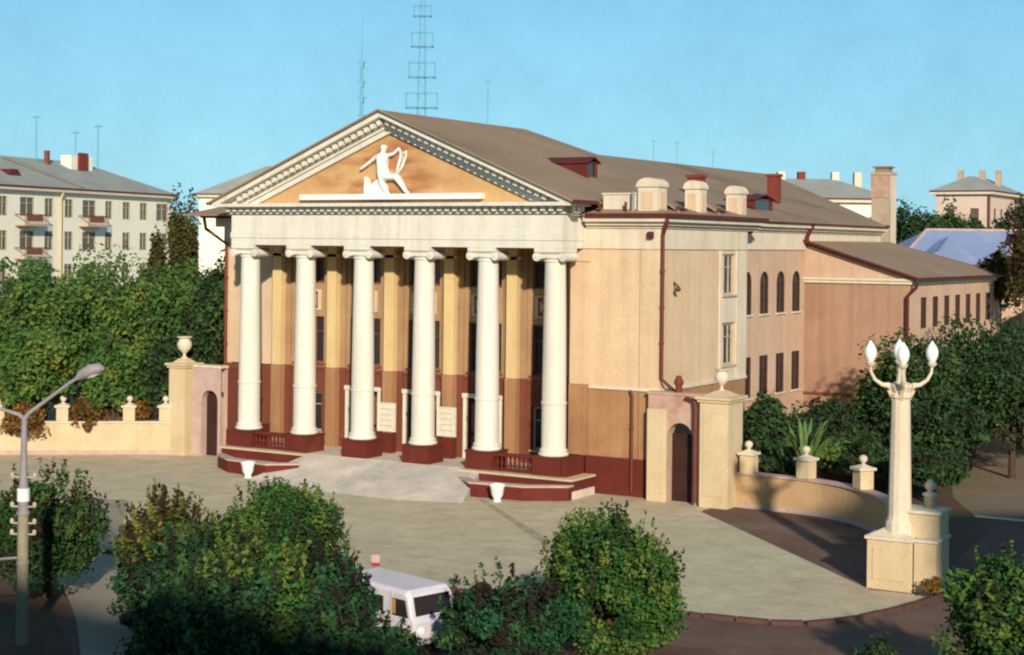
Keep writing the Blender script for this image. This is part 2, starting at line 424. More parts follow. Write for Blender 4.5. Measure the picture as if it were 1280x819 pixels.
# kerb built as separate stones along the curve
kerb = bpy.data.objects.new('kerb', None); COL.objects.link(kerb); kerb['kind'] = 'structure'
stone = MB().box(-0.47, 0.47, -0.11, 0.11, -0.05, 0.13).mesh('kerb_stone', M['kerb'])
acc = 0.0
for i in range(len(kerb_pts) - 1):
    a = Vector(kerb_pts[i]); b = Vector(kerb_pts[i + 1]); L = (b - a).length; d = (b - a) / L
    while acc < L:
        p = a + d * acc
        if p.x > -8:
            o = link('kerb_stone', stone, kerb, (p.x, p.y, random.uniform(-0.012, 0.012)), math.atan2(d.y, d.x) + random.uniform(-.02, .02))
        acc += 1.0
    acc -= L
# drive apron that ramps up to the portico floor
ap = MB()
ap.add([(-4.4, -0.75, 0.84), (5.4, -0.75, 0.84), (6.9, -4.6, 0.018), (4, -5.6, 0.017), (-4, -5.6, 0.017), (-4.9, -4.6, 0.018)],
       [(0, 5, 4, 3, 2, 1)])
ap.add([(-5.4, -0.75, 0.84), (5.4, -0.75, 0.84), (5.4, -0.75, 0), (-5.4, -0.75, 0)], [(0, 1, 2, 3)])
ap.add([(5.4, -0.75, 0.84), (6.9, -4.6, 0.018), (6.9, -4.6, 0), (5.4, -0.75, 0)], [(0, 1, 2, 3)])
ap.add([(-4.4, -0.75, 0.84), (-4.9, -4.6, 0.018), (-4.9, -4.6, 0), (-4.4, -0.75, 0)], [(3, 2, 1, 0)])
struct('pavement', ap, M['paving'])
# grey path that crosses the planted strip at the left
struct('path', sheet(smooth_line([(-5.2, -12.0), (0.5, -18), (6.5, -23), (12, -27), (17, -31)], 6) + smooth_line([(14.5, -33.5), (9, -28.5), (4, -24.5), (-2, -19.5), (-7.8, -13.0)], 6), 0.020), M['path'])
struct('flower_bed', sheet([(1, -22.5), (5, -26), (12, -31.5), (6, -38), (-12, -30), (-8, -22.3)], 0.024), M['soil'])
struct('planting_bed', sheet([(9.5, -23.2), (15, -22.8), (20, -22.6), (26, -21.6), (27.5, -23), (22, -32), (17.5, -34), (12.5, -28)], 0.028), M['soil'])
struct('garden_bed', sheet([(17.5, 1.9), (21, 1.5), (23.5, .2), (25.6, -2.8), (27.4, -6.5), (28.4, -9.4), (27.4, 2), (24, 9), (19.5, 24), (12.4, 24), (12.4, 1.9)], 0.032), M['soil'])


# ------------------------------------------------------------------ windows
def window_mesh(w, h, arched=False, cols=2, rows=3, fw=0.09, depth=0.22, mm=None, bar=0.045):
    """frame mesh and pane mesh; origin at bottom centre on the wall face, outward is -y"""
    fr = MB(); z1 = h
    y0, y1 = depth - 0.10, depth - 0.02
    r = w / 2
    if arched:
        z1 = h - r; n = 10
        po = [(-r * math.cos(PI * k / n), z1 + r * math.sin(PI * k / n)) for k in range(n + 1)]
        pi = [(-(r - fw) * math.cos(PI * k / n), z1 + (r - fw) * math.sin(PI * k / n)) for k in range(n + 1)]
        for k in range(n):
            fr.prism_y([po[k], pi[k], pi[k + 1], po[k + 1]], y0, y1)
    fr.box(-r, -r + fw, y0, y1, 0, z1); fr.box(r - fw, r, y0, y1, 0, z1)
    if not arched: fr.box(-r + fw, r - fw, y0, y1, h - fw, h)
    fr.box(-r + fw, r - fw, y0, y1, 0, fw)
    for i in range(1, cols):
        x = -r + w * i / cols
        fr.box(x - bar / 2, x + bar / 2, y0 + 0.012, y1 - 0.01, fw, h - fw)
    for j in range(1, rows):
        z = h * (j / rows if rows != 2 else 0.68)
        if arched and z > z1: continue
        fr.box(-r + fw, r - fw, y0 + 0.018, y1 - 0.006, z - bar / 2, z + bar / 2)
    pn = MB()
    if arched:
        pts = [(-r, 0), (r, 0)] + [(-x, z) for x, z in po[::1]][0:1] + []
        pts = [(-r, 0), (r, 0)] + [(r * math.cos(PI * k / 10), z1 + r * math.sin(PI * k / 10)) for k in range(11)]
        pn.prism_y(pts, y1 + 0.004, y1 + 0.02)
    else:
        pn.box(-r, r, y1 + 0.004, y1 + 0.02, 0, h)
    return fr, pn


WCACHE = {}


def window(parent, loc, rz, w, h, arched=False, cols=2, rows=3, fmat='frame_brown', gmat='glass', sill=None, depth=0.22, fw=0.09, bar=0.045):
    key = (w, h, arched, cols, rows, fmat, gmat, sill, depth, fw)
    if key not in WCACHE:
        fr, pn = window_mesh(w, h, arched, cols, rows, fw=fw, depth=depth, bar=bar)
        if sill: fr.box(-w / 2 - 0.08, w / 2 + 0.08, -0.12, depth - 0.11, -0.09, -0.003)
        WCACHE[key] = (fr.mesh('window', M[fmat]), pn.mesh('pane', M[gmat]))
    a, b = WCACHE[key]
    o = link('window', a, parent, loc, rz)
    link('pane', b, o)
    return o


def pipe_part(name, pts, r, m, parent, n=10, joints=True):
    mb = MB().tube(pts, r, n)
    if joints:
        for i in range(len(pts) - 1):
            a, b = Vector(pts[i]), Vector(pts[i + 1])
            L = (b - a).length
            k = int(L // 1.8)
            for j in range(1, k + 1):
                p = a + (b - a) * (j / (k + 1)); d = (b - a).normalized() * 0.06
                mb.tube([p - d, p + d], r * 1.25, n)
    return auto_smooth(part(name, mb, m, parent))


# ================================================================== THE THEATRE
TH = root('theatre_building', (0, 0, 0), 'long cream theatre with six white columns, carved gable and low brown roof', 'theatre')
ZF = 0.85           # portico floor
ZS = 10.88          # soffit of the entablature
YB = 2.55           # back wall of the portico
YW = 1.26           # wing front
XC = 13.3           # right corner
XE = 9.5            # half length of the portico entablature
COLX = [-8.75, -5.25, -1.75, 1.75, 5.25, 8.75]

# ---- walls
ops = []
for bx in (-7, -3.5, 0, 3.5, 7):
    ops.append((bx - .92, bx + .92, 8.98, 10.75)); ops.append((bx - .92, bx + .92, 4.95, 7.3))
MBw = MB().panel(-8.9, 8.9, 4.7, 11.2, ops, 0.3)
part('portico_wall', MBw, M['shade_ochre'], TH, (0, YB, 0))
ops2 = [(bx - .95, bx + .95, 0.85, 3.7) for bx in (-3.5, 0, 3.5)] + [(bx - .85, bx + .85, 1.5, 3.5) for bx in (-7, 7)]
part('lower_portico_wall', MB().panel(-8.9, 8.9, 0.85, 4.7, ops2, 0.3), M['dado_in'], TH, (0, YB - 0.03, 0))
part('portico_belt_course', MB().box(-8.9, 8.9, YB - 0.10, YB - 0.034, 4.62, 4.76), M['dado_in'], TH)
# wing walls (right)
part('wing_wall', MB().panel(8.9, XC, 4.78, 10.86), M['cream'], TH, (0, YW, 0))
mb = MB().panel(8.9, XC, 1.66, 4.66)
part('wing_dado', mb, M['dado'], TH, (0, YW - 0.03, 0))
part('wing_plinth', MB().box(9.75, XC + .12, YW - .14, YW + .2, -0.1, 1.66), M['red'], TH)
# reveal between portico and wing (side faces looking at the columns)
mb = MB(); mb.add([(8.9, YW, .85), (8.9, YB, .85), (8.9, YB, 11.2), (8.9, YW, 11.2)], [(0, 1, 2, 3)])
mb.add([(-8.9, YW + 1.6, .85), (-8.9, YB, .85), (-8.9, YB, 11.2), (-8.9, YW + 1.6, 11.2)], [(3, 2, 1, 0)])
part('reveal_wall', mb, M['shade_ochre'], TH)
# anta and shallow pilaster strips on the right wing
part('anta_foot', MB().box(8.88, 9.84, YW - .18, YW - .033, 1.67, 4.815), M['dado'], TH)
part('anta', MB().box(8.9, 9.82, YW - .16, YW - .002, 4.82, 10.3).box(8.84, 9.88, YW - .22, YW - .002, 10.3, 10.42), M['cream'], TH, bevel=.01)
part('pilaster_strip', MB().box(12.35, XC + .05, YW - .07, YW - .001, 4.80, 10.86), M['cream'], TH)
part('pilaster_strip', MB().box(12.35, XC + .05, YW - .10, YW - .032, 1.665, 4.60), M['dado'], TH)
# side wall of the right pavilion (faces +x)
sops = [(8.7 - YW - .85, 8.7 - YW + .72, 8.75, 10.67), (8.7 - YW - .85, 8.7 - YW + .72, 5.42, 7.39)]
part('side_wall', MB().panel(0, 10.74 - YW, 4.78, 10.86, sops, 0.28), M['cream'], TH, (XC, YW, 0), PI / 2)
part('side_dado', MB().panel(0, 10.74 - YW, 1.66, 4.66), M['dado'], TH, (XC + .03, YW - .03, 0), PI / 2)
part('side_plinth', MB().box(XC - .2, XC + .13, YW + .21, 10.8, -0.1, 1.662), M['red'], TH)
for z0, h in ((8.75, 1.92), (5.42, 1.97)):
    window(TH, (XC, 8.7 - .065, z0), PI / 2, 1.57, h, False, 3, 2, 'frame_grey', sill=True, depth=.2)
# pale surround that runs up past both windows
mb = MB(); Y0, Y1 = 9.50, 10.70
mb.box(XC + .002, XC + .07, Y0, Y1, 4.80, 10.85)
mb.box(XC + .002, XC + .06, 7.55, 7.83, 4.80, 10.85)
mb.box(XC + .002, XC + .05, 7.83, 9.50, 7.45, 8.60)
mb.box(XC + .002, XC + .05, 7.83, 9.50, 4.80, 5.30)
part('window_surround', mb, M['pale'], TH)
# return walls and roofs' carcass
mb = MB()
mb.box(12.0, XC - .5, YW + .35, 10.2, 0, 12.2)
part('pavilion_core', mb, M['cream'], TH)
# frieze band above the wings and sides
part('frieze', MB().box(9.52, XC + .06, YW - .06, YW + .3, 10.88, 11.80).box(XC - .3, XC + .062, YW + .301, 10.78, 10.882, 11.80)
     .box(12.0, 12.38, 10.80, 34.0, 10.9, 11.80), M['pale'], TH)
mb = MB()
for (dz0, dz1, pr) in ((11.80, 11.92, .14), (11.92, 12.08, .30), (12.08, 12.28, .52)):
    mb.box(9.70, XC + pr, YW - pr, YW + .3, dz0, dz1 - .002)
    mb.box(XC - .3, XC + pr, YW + .302, 11.9, dz0, dz1 - .002)
    mb.box(12.0, 12.3 + pr, 11.902, 34.0, dz0, dz1 - .002)
part('cornice', mb, M['pale'], TH)
g = MB()
g.box(9.9, XC + .68, YW - .68, YW - .50, 12.28, 12.44)
g.box(XC + .50, XC + .68, YW - .498, 12.0, 12.28, 12.44)
g.box(12.78, 12.96, 12.002, 34.0, 12.28, 12.44)
part('gutter', g, M['gutter'], TH)
# belt course
part('belt_course', MB().box(9.85, XC + .10, YW - .11, YW + .1, 4.66, 4.80).box(XC - .1, XC + .10, YW + .102, 10.76, 4.662, 4.80), M['pale'], TH)

# left wing, set a little further back
YL = 2.9
part('left_wing_wall', MB().panel(-12.9, -8.9, 4.7, 10.9), M['cream'], TH, (0, YL, 0))
part('left_wing_dado', MB().panel(-12.9, -8.9, 0.9, 4.66), M['dado_in'], TH, (0, YL - .03, 0))
part('left_wing_plinth', MB().box(-12.95, -8.9, YL - .14, YL + .1, -.1, .9), M['red'], TH)
part('left_wing_frieze', MB().box(-13.0, -9.5, YL - .05, YL + .3, 10.9, 11.8).box(-13.3, -9.5, YL - .4, YL + .3, 11.8, 12.25), M['pale'], TH)
part('left_wing_gutter', MB().box(-13.9, -9.7, YL - .95, YL - .5, 12.26, 12.42).box(-13.9, -13.3, YL - .5, YL + 14, 12.26, 12.42), M['gutter'], TH)
part('left_side_wall', MB().box(-12.9, -12.5, YL + .005, 34, 0, 12.2), M['cream'], TH)
pipe_part('downpipe', [(-13.75, 2.1, 12.3), (-13.75, 2.25, 11.7), (-12.75, 2.75, 10.9), (-12.75, 2.75, 0.4)], .09, M['pipe'], TH)

# main body beyond the pavilion, its side wall stepped back
XM = 12.3
mops = []
for yc in (13.35, 15.6, 17.85, 20.1):
    mops.append((yc - 10.7 - .6, yc - 10.7 + .6, 7.6, 9.78, True)); mops.append((yc - 10.7 - .6, yc - 10.7 + .6, 3.4, 5.46, False))
part('body_wall', MB().panel(0, 10.6, 0, 10.9, mops, 0.16), M['cream_pink'], TH, (XM, 10.7, 0), PI / 2)
for yc in (13.35, 15.6, 17.85, 20.1):
    window(TH, (XM, yc, 7.6), PI / 2, 1.2, 2.18, True, 2, 3, 'frame_dark', sill=False, depth=.13, fw=.06, bar=.03)
    window(TH, (XM, yc, 3.4), PI / 2, 1.2, 2.06, False, 2, 2, 'frame_dark', sill=False, depth=.13, fw=.06, bar=.03)
part('body_wall', MB().panel(0, 12.7, 0, 10.9), M['cream_pink'], TH, (XM, 21.3, 0), PI / 2)
part('rear_wall', MB().box(-12.4, 12.28, 33.6, 34.0, 0, 12.2), M['cream_pink'], TH)
part('pavilion_return', MB().box(12.32, XC - .02, 10.40, 10.72, 0, 12.0), M['cream_pink'], TH)

# ---- portico floor, plinths, railings, low red terraces
part('portico_floor', MB().box(-9.6, 9.6, -0.70, YB + .3, 0.0, ZF), M['paving'], TH)
for sx in (-1, 1):
    a, b = (4.45, 10.25) if sx > 0 else (-9.6, -4.45)
    sh_ = (-.85, .45, 0) if sx > 0 else (2.35, -.25, 0)
    mb = MB().box(a, b, -1.05, -0.705, 0.0, ZF - .08)
    mb.box(b - .95 if sx > 0 else a, b if sx > 0 else a + .95, -.704, YW - .16 if sx > 0 else YL - .2, 0, ZF - .08)
    part('terrace_wall', mb, M['red'], TH)
    part('terrace_coping', MB().box(a - .05, b + .05, -1.12, -0.706, ZF - .078, ZF + .01)
         .box(b - .95 if sx > 0 else a - .05, b + .05 if sx > 0 else a + .95, -.703, YW - .16 if sx > 0 else YL - .2, ZF - .078, ZF + .01), M['fence'], TH)
    # low cheek wall wrapping the ramp
    c0, c1 = (5.7, 10.9) if sx > 0 else (-10.9, -5.7)
    mb = MB()
    if sx > 0:
        mb.prism([(5.85, -2.35), (7.0, -3.35), (9.6, -3.05), (11.2, -1.95), (11.2, -1.6), (9.5, -2.6), (7.1, -2.95), (6.1, -2.1)], 0, .58)
    else:
        mb.prism([(-5.85, -2.35), (-6.1, -2.1), (-7.1, -2.95), (-9.5, -2.6), (-11.2, -1.6), (-11.2, -1.95), (-9.6, -3.05), (-7.0, -3.35)], 0, .58)
    part('ramp_cheek_wall', mb, M['red'], TH, sh_, bevel=.02)
    mb = MB()
    if sx > 0:
        mb.prism([(5.8, -2.38), (7.0, -3.40), (9.62, -3.10), (11.25, -1.98), (11.25, -1.55), (9.5, -2.55), (7.1, -2.90), (6.1, -2.05)], .58, .66)
    else:
        mb.prism([(-5.8, -2.38), (-6.1, -2.05), (-7.1, -2.90), (-9.5, -2.55), (-11.25, -1.55), (-11.25, -1.98), (-9.62, -3.10), (-7.0, -3.40)], .58, .66)
    part('cheek_coping', mb, M['coping'], TH, sh_)
    part('lower_terrace', MB().prism([(5.2, -1.06), (6.25, -2.49), (8.65, -2.14), (10.35, -1.14), (10.35, .9), (10.26, .9), (10.26, -1.06)] if sx > 0 else
                                     [(-4.5, -1.06), (-8.9, -1.06), (-8.85, -1.85), (-7.15, -2.84), (-4.75, -3.19)], 0, .34), M['paving'], TH)
    # railing between the two outer columns
    x0, x1 = (5.95, 8.05) if sx > 0 else (-8.05, -5.95)
    part('handrail', MB().box(x0, x1, -.55, -.25, 1.52, 1.66), M['red'], TH, bevel=.01)
    part('rail_base', MB().box(x0, x1, -.55, -.25, ZF + .002, ZF + .12), M['red'], TH)
    bal = MB().lathe([(.07, 0), (.07, .05), (.045, .09), (.085, .22), (.05, .38), (.045, .42), (.07, .47), (.07, .54)], 8).mesh('baluster', M['red'])
    for k in range(9):
        link('baluster', bal, TH, (x0 + .14 + (x1 - x0 - .28) * k / 8, -.40, ZF + .12))
    # end railing back to the wing
    xe = 9.50 if sx > 0 else -9.72
    part('end_parapet', MB().box(xe, xe + .22, -.60, YW - .17 if sx > 0 else YL - .2, ZF, 1.66), M['red'], TH)

# ---- columns
shaft = MB()
prof = [(.60, 1.95), (.60, 1.99), (.555, 2.03)]
for k in range(13):
    t = k / 12; z = lerp(2.05, 10.25, t); r = .55 - .085 * t ** 1.7
    prof.append((r, z))
    if k == 3: prof += [(r, 3.96), (r + .035, 3.98), (r + .035, 4.08), (r - .002, 4.10)]
prof = sorted(prof, key=lambda q: q[1])
shaft.lathe(prof, 40)
shaft_me = shaft.mesh('column', M['white'], True)
base_me = MB().lathe([(.66, 1.70), (.68, 1.74), (.68, 1.80), (.62, 1.85), (.60, 1.88), (.63, 1.91), (.63, 1.949)], 32).mesh('base', M['white'], True)
plinth_me = MB().box(-.72, .72, -.66, .66, ZF + .001, 1.62).box(-.76, .76, -.70, .70, 1.621, 1.70).mesh('plinth', M['red'])
cap = MB()
cap.lathe([(.47, 10.25), (.52, 10.28), (.52, 10.33), (.50, 10.36), (.60, 10.46)], 28)
cap.box(-.60, .60, -.50, .50, 10.42, 10.66)
cap.box(-.74, .74, -.62, .62, 10.70, 10.876)
cap.box(-.68, .68, -.57, .57, 10.655, 10.70)
for sx in (-1, 1):
    cap.cyl_y(sx * .66, 10.50, .20, -.55, .55, 16)
    cap.cyl_y(sx * .66, 10.50, .09, -.59, .59, 10)
cap_me = cap.mesh('capital', M['white'])
for x in COLX:
    c = link('column', shaft_me, TH, (x, 0, 0))
    link('base', base_me, c); link('plinth', plinth_me, c); link('capital', cap_me, c)
for me in (shaft_me,):
    try: me.set_sharp_from_angle(angle=math.radians(35))
    except Exception: pass

# ---- pilasters on the back wall, stepped
for x in COLX:
    w = 0.0 if abs(x) < 8 else 0.0
    hi = MB().box(-.28, .28, -.50, -.141, 4.78, 10.95)
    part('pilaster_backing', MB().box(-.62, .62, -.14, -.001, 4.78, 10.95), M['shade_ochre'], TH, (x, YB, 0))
    p = part('pilaster', hi, M['pilaster'], TH, (x, YB, 0), bevel=.012)
    part('pilaster_foot', MB().box(-.30, .30, -.54, -.181, ZF, 4.776), M['dado'], p)
    part('pilaster_foot_backing', MB().box(-.64, .64, -.18, -.103, ZF, 4.776), M['dado_in'], p)
    part('pilaster_capital', MB().box(-.42, .42, -.50, -.145, 10.32, 10.46), M['cream'], p)

# ---- portico windows, carved panels, doors, boards
for bx in (-7, -3.5, 0, 3.5, 7):
    window(TH, (bx, YB, 8.98), 0, 1.84, 1.77, False, 3, 2, 'frame_brown', depth=.26)
    window(TH, (bx, YB, 4.95), 0, 1.84, 2.35, False, 3, 2, 'frame_brown', sill=True, depth=.26)
    # carved square with diagonal cross
    pm = MB()
    pm.box(-.75, .75, -.05, -.001, 7.62, 8.66)
    cp = part('carved_panel', pm, M['cream'], TH, (bx, YB, 0))
    cr = MB()
    cr.box(-.55, .55, -.09, -.052, 8.50, 8.56); cr.box(-.55, .55, -.09, -.052, 7.72, 7.78)
    cr.box(-.55, -.49, -.09, -.052, 7.782, 8.498); cr.box(.49, .55, -.09, -.052, 7.782, 8.498)
    cr.tube([(-.48, -.075, 7.80), (.48, -.075, 8.48)], .035, 4); cr.tube([(-.48, -.07, 8.48), (.48, -.07, 7.80)], .035, 4)
    cr.lathe([(.16, 8.0), (.16, 8.28)], 4, 0, -.02)
    part('carving', cr, M['dado_in'], cp)
for bx in (-3.5, 0, 3.5):
    fr = MB().box(-1.08, -.90, -.14, .10, ZF, 3.72).box(.90, 1.08, -.14, .10, ZF, 3.72).box(-1.12, 1.12, -.18, .12, 3.722, 3.92)
    d = part('door', MB().box(-.90, -.01, .14, .20, ZF + .01, 3.70).box(.01, .90, .14, .20, ZF + .01, 3.70), M['dark'], TH, (bx, YB - .03, 0))
    part('frame', fr, M['frame_white'], d)
    pan = MB()
    for s in (-1, 1):
        for (z0, z1) in ((1.1, 1.9), (2.05, 3.45)):
            pan.box(s * .45 - .30, s * .45 + .30, .10, .138, z0, z1)
    part('door_panel', pan, M['frame_brown'], d)
    part('handle', MB().tube([(-.08, .06, 1.85), (-.08, .06, 2.15)], .02, 6).tube([(.08, .06, 1.85), (.08, .06, 2.15)], .02, 6), M['steel'], d)
for bx in (-7, 7):
    window(TH, (bx, YB - .03, 1.5), 0, 1.70, 2.0, False, 2, 2, 'frame_grey', depth=.26, sill=True)
# white notice boards on the pilaster feet, each above a red box
for i, x in enumerate((-1.75, 1.75)):
    nb = part('notice_board', MB().box(-.45, .45, -.06, .04, 1.92, 3.18), M['frame_white'], TH, (x, YB - .55, 0))
    sl = MB()
    for k in range(4):
        sl.box(-.36, .36, -.072, -.062, 2.12 + k * .27, 2.15 + k * .27)
    part('printed_line', sl, M['coping'], nb)
    part('board_frame', MB().box(-.52, -.451, -.09, .05, 1.85, 3.25).box(.451, .52, -.09, .05, 1.85, 3.25).box(-.45, .45, -.09, .05, 3.181, 3.25).box(-.45, .45, -.09, .05, 1.85, 1.919), M['frame_white'], nb)
    part('planter_box', MB().box(-.55, .55, -.35, .05, ZF + .002, 1.78), M['red'], nb)

# ---- entablature
en = MB()
en.box(-XE, XE, -.60, .60, ZS, 11.22)
en.box(-XE - .03, XE + .03, -.64, .62, 11.222, 11.50)
en.box(-XE, XE, -.60, .60, 11.502, 12.40)
for sx in (-1, 1):
    x0, x1 = (XE - 1.1, XE) if sx > 0 else (-XE, -XE + 1.1)
    yb = YW + .2 if sx > 0 else YL + .2
    en.box(x0, x1, .602, yb, ZS, 11.22)
    en.box(x0 - .03, x1 + .03, .622, yb, 11.222, 11.50)
    en.box(x0, x1, .602, yb, 11.502, 12.40)
part('entablature', en, M['white'], TH)
part('portico_ceiling', MB().box(-XE + 1.1, XE - 1.1, .602, YB + .25, 11.2, 11.35), M['pale'], TH)
# thin strip of dark red between capitals (soffit edging)
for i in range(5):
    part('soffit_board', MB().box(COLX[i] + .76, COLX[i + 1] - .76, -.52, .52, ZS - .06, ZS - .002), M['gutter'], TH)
cor = MB()
cor.box(-XE - .12, XE + .12, -.74, .5, 12.402, 12.50)
cor.box(-XE - .70, XE + .70, -1.30, .5, 12.74, 12.90)
cor.box(-XE - .08, XE + .08, -.70, .5, 12.502, 12.74)
cor.box(XE - .5, XE + .70, .502, YW - .7, 12.74, 12.90)
cor.box(-XE - .70, -XE + .5, .502, YL - 1.0, 12.74, 12.90)
hc = part('horizontal_cornice', cor, M['white'], TH)
dent = MB().box(-.11, .11, -.28, 0, 0, .215).mesh('dentil', M['white'])
n_d = 46
for k in range(n_d):
    link('dentil', dent, hc, (lerp(-XE + .05, XE - .05, k / (n_d - 1)), -.70, 12.515))
dent_s = dent.copy(); 
for k in range(3):
    link('dentil', dent, hc, (XE + .08, -.35 + k * .42, 12.515), PI / 2)

# ---- pediment
AX, AZ0, AZ1 = 10.2, 12.905, 17.12
sl = math.atan2(AZ1 - AZ0, AX)
ty = MB().prism_y([(-AX + .6, AZ0 - .3), (AX - .6, AZ0 - .3), (0, AZ1 - .30)], -.30, .1)
# ochre mural: warm bands and brown clouds are paint on the plaster
mm = M['mural']; n, l = mm.node_tree.nodes, mm.node_tree.links
b = n['Principled BSDF']
old = b.inputs['Base Color'].links[0].from_socket
geo = n.new('ShaderNodeNewGeometry')
mp = n.new('ShaderNodeMapping'); mp.inputs['Scale'].default_value = (0.35, 1, 1.15); mp.inputs['Rotation'].default_value = (0, 0.12, 0)
l.new(geo.outputs['Position'], mp.inputs[0])
nz = n.new('ShaderNodeTexNoise'); nz.inputs['Scale'].default_value = 1.25; nz.inputs['Detail'].default_value = 4
l.new(mp.outputs[0], nz.inputs['Vector'])
rp = n.new('ShaderNodeValToRGB'); rp.color_ramp.elements[0].position = .42; rp.color_ramp.elements[0].color = (0, 0, 0, 1)
rp.color_ramp.elements[1].position = .66; rp.color_ramp.elements[1].color = (1, 1, 1, 1)
l.new(nz.outputs[0], rp.inputs[0])
sep = n.new('ShaderNodeSeparateXYZ'); l.new(geo.outputs['Position'], sep.inputs[0])
m1 = n.new('ShaderNodeMath'); m1.operation = 'ABSOLUTE'; 
ofs = n.new('ShaderNodeMath'); ofs.operation = 'ADD'; ofs.inputs[1].default_value = 0.6; l.new(sep.outputs[0], ofs.inputs[0]); l.new(ofs.outputs[0], m1.inputs[0])
m2 = n.new('ShaderNodeMapRange'); m2.inputs[1].default_value = 5.5; m2.inputs[2].default_value = 1.5; m2.inputs[3].default_value = 0; m2.inputs[4].default_value = 1
l.new(m1.outputs[0], m2.inputs[0])
m3 = n.new('ShaderNodeMath'); m3.operation = 'MULTIPLY'; l.new(m2.outputs[0], m3.inputs[0]); l.new(rp.outputs[0], m3.inputs[1])
mx = n.new('ShaderNodeMix'); mx.data_type = 'RGBA'; l.new(m3.outputs[0], mx.inputs[0]); l.new(old, mx.inputs[6]); mx.inputs[7].default_value = (.33, .12, .05, 1)
l.new(mx.outputs[2], b.inputs['Base Color'])
PD = part('pediment', ty, M['mural'], TH)
for sx in (-1, 1):
    # slanted frame: x along slope up to the apex, z perpendicular
    L = math.hypot(AX, AZ1 - AZ0)
    rk = MB()
    def S(u, y, w):
        """u from eave to apex, w perpendicular depth below the outer line"""
        x = -AX + u * math.cos(sl) + w * math.sin(sl); z = AZ0 + u * math.sin(sl) - w * math.cos(sl)
        return (x if sx < 0 else -x, y, z)
    def sbox(mbx, w0, w1, y0, y1, u0=0.0):
        # clip at the apex on x = 0
        e0 = (AX - w0 * math.sin(sl)) / math.cos(sl); e1 = (AX - w1 * math.sin(sl)) / math.cos(sl)
        P = [S(u0 + w0 * 0, y0, w0), S(e0, y0, w0), S(e1, y0, w1), S(u0 + w1 / math.tan(sl) * 1.0, y0, w1)]
        Q = [(p[0], y1, p[2]) for p in P]
        mbx.add(P + Q, [(0, 1, 2, 3), (7, 6, 5, 4), (0, 4, 5, 1), (1, 5, 6, 2), (2, 6, 7, 3), (3, 7, 4, 0)])
    sbox(rk, 0.0, .20, -1.30, .1)
    sbox(rk, .202, .50, -.72, .1)
    sbox(rk, .502, .62, -.62, .1)
    sbox(rk, .622, .86, -.48, .1)
    r = part('raking_cornice', rk, M['white'], TH)
    dm = MB()
    for (u, y, w) in ((0, 0, 0), (.22, 0, 0), (.22, 0, .23), (0, 0, .23), (0, -.30, 0), (.22, -.30, 0), (.22, -.30, .23), (0, -.30, .23)):
        x = u * math.cos(sl) + w * math.sin(sl); z = u * math.sin(sl) - w * math.cos(sl)
        dm.v.append((x if sx < 0 else -x, y, z))
    dm.f = [(0, 1, 2, 3), (4, 7, 6, 5), (0, 4, 5, 1), (1, 5, 6, 2), (2, 6, 7, 3), (3, 7, 4, 0)]
    dme = dm.mesh('dentil', M['white'])
    for k in range(24):
        u = 1.35 + k * .398
        p = S(u, -.722, .235)
        if abs(p[0]) < .12: continue
        link('dentil', dme, r, p)
part('relief_ledge', MB().box(-5.2, 5.2, -.62, -.302, 13.08, 13.34), M['whitepaint'], TH)


# white relief figure: a skinned body with limbs, striding, plus drapery and lyre
def skin(name, pts, edges, m, parent, rootv=0, sub=2):
    me = bpy.data.meshes.new(name)
    me.from_pydata([p[:3] for p in pts], edges, []); me.materials.append(m)
    o = link(name, me, parent)
    md = o.modifiers.new('skin', 'SKIN'); md.use_smooth_shade = True
    for i, p in enumerate(pts):
        sv = me.skin_vertices[0].data[i]; sv.radius = (p[3] * 1.9, p[3] * 1.2); sv.use_root = (i == rootv)
    sd = o.modifiers.new('subsurf', 'SUBSURF'); sd.levels = sub; sd.render_levels = sub
    return o


yf = -.46
fig = [(-.30, yf, 14.32, .17), (-.38, yf, 14.62, .17), (-.42, yf, 15.00, .21), (-.40, yf, 15.18, .12), (-.34, yf, 15.34, .07), (-.30, yf - .02, 15.52, .13), (-.28, yf - .02, 15.66, .10),
       (-.66, yf, 15.14, .09), (-1.12, yf, 14.84, .075), (-1.45, yf - .05, 14.62, .06), (-1.66, yf - .05, 14.50, .05),
       (-.14, yf, 15.14, .09), (.24, yf, 15.20, .075), (.52, yf - .05, 15.40, .055), (.62, yf - .05, 15.50, .045),
       (-.10, yf, 14.10, .15), (.42, yf, 14.16, .15), (.72, yf, 13.78, .10), (.98, yf, 13.42, .07), (1.16, yf - .05, 13.38, .05),
       (-.46, yf, 14.06, .14), (-.40, yf, 13.74, .10), (-.12, yf, 13.42, .07), (.05, yf - .05, 13.38, .05)]
ed = [(0, 1), (1, 2), (2, 3), (3, 4), (4, 5), (5, 6), (2, 7), (7, 8), (8, 9), (9, 10), (2, 11), (11, 12), (12, 13), (13, 14),
      (0, 15), (15, 16), (16, 17), (17, 18), (18, 19), (0, 20), (20, 21), (21, 22), (22, 23)]
skin('relief_figure', fig, ed, M['whitepaint'], TH)
lyre = MB()
lyre.tube([(.40, -.44, 14.25), (.50, -.44, 14.70), (.62, -.44, 15.10), (.60, -.44, 15.42)], [.07, .06, .05, .04], 8)
lyre.tube([(.46, -.44, 14.25), (.72, -.44, 14.62), (.92, -.44, 15.05), (.94, -.44, 15.36)], [.07, .06, .05, .04], 8)
lyre.tube([(.54, -.46, 15.30), (.96, -.46, 15.26)], .03, 6)
for k in range(3): lyre.tube([(.56 + k * .07, -.45, 14.45), (.68 + k * .07, -.45, 15.28)], .012, 5)
part('relief_lyre', lyre, M['whitepaint'], TH, smooth=True)
dr = MB()
dr.prism_y([(-1.45, 13.34), (-1.08, 13.34), (-1.20, 14.05), (-1.42, 14.18)], -.50, -.301)
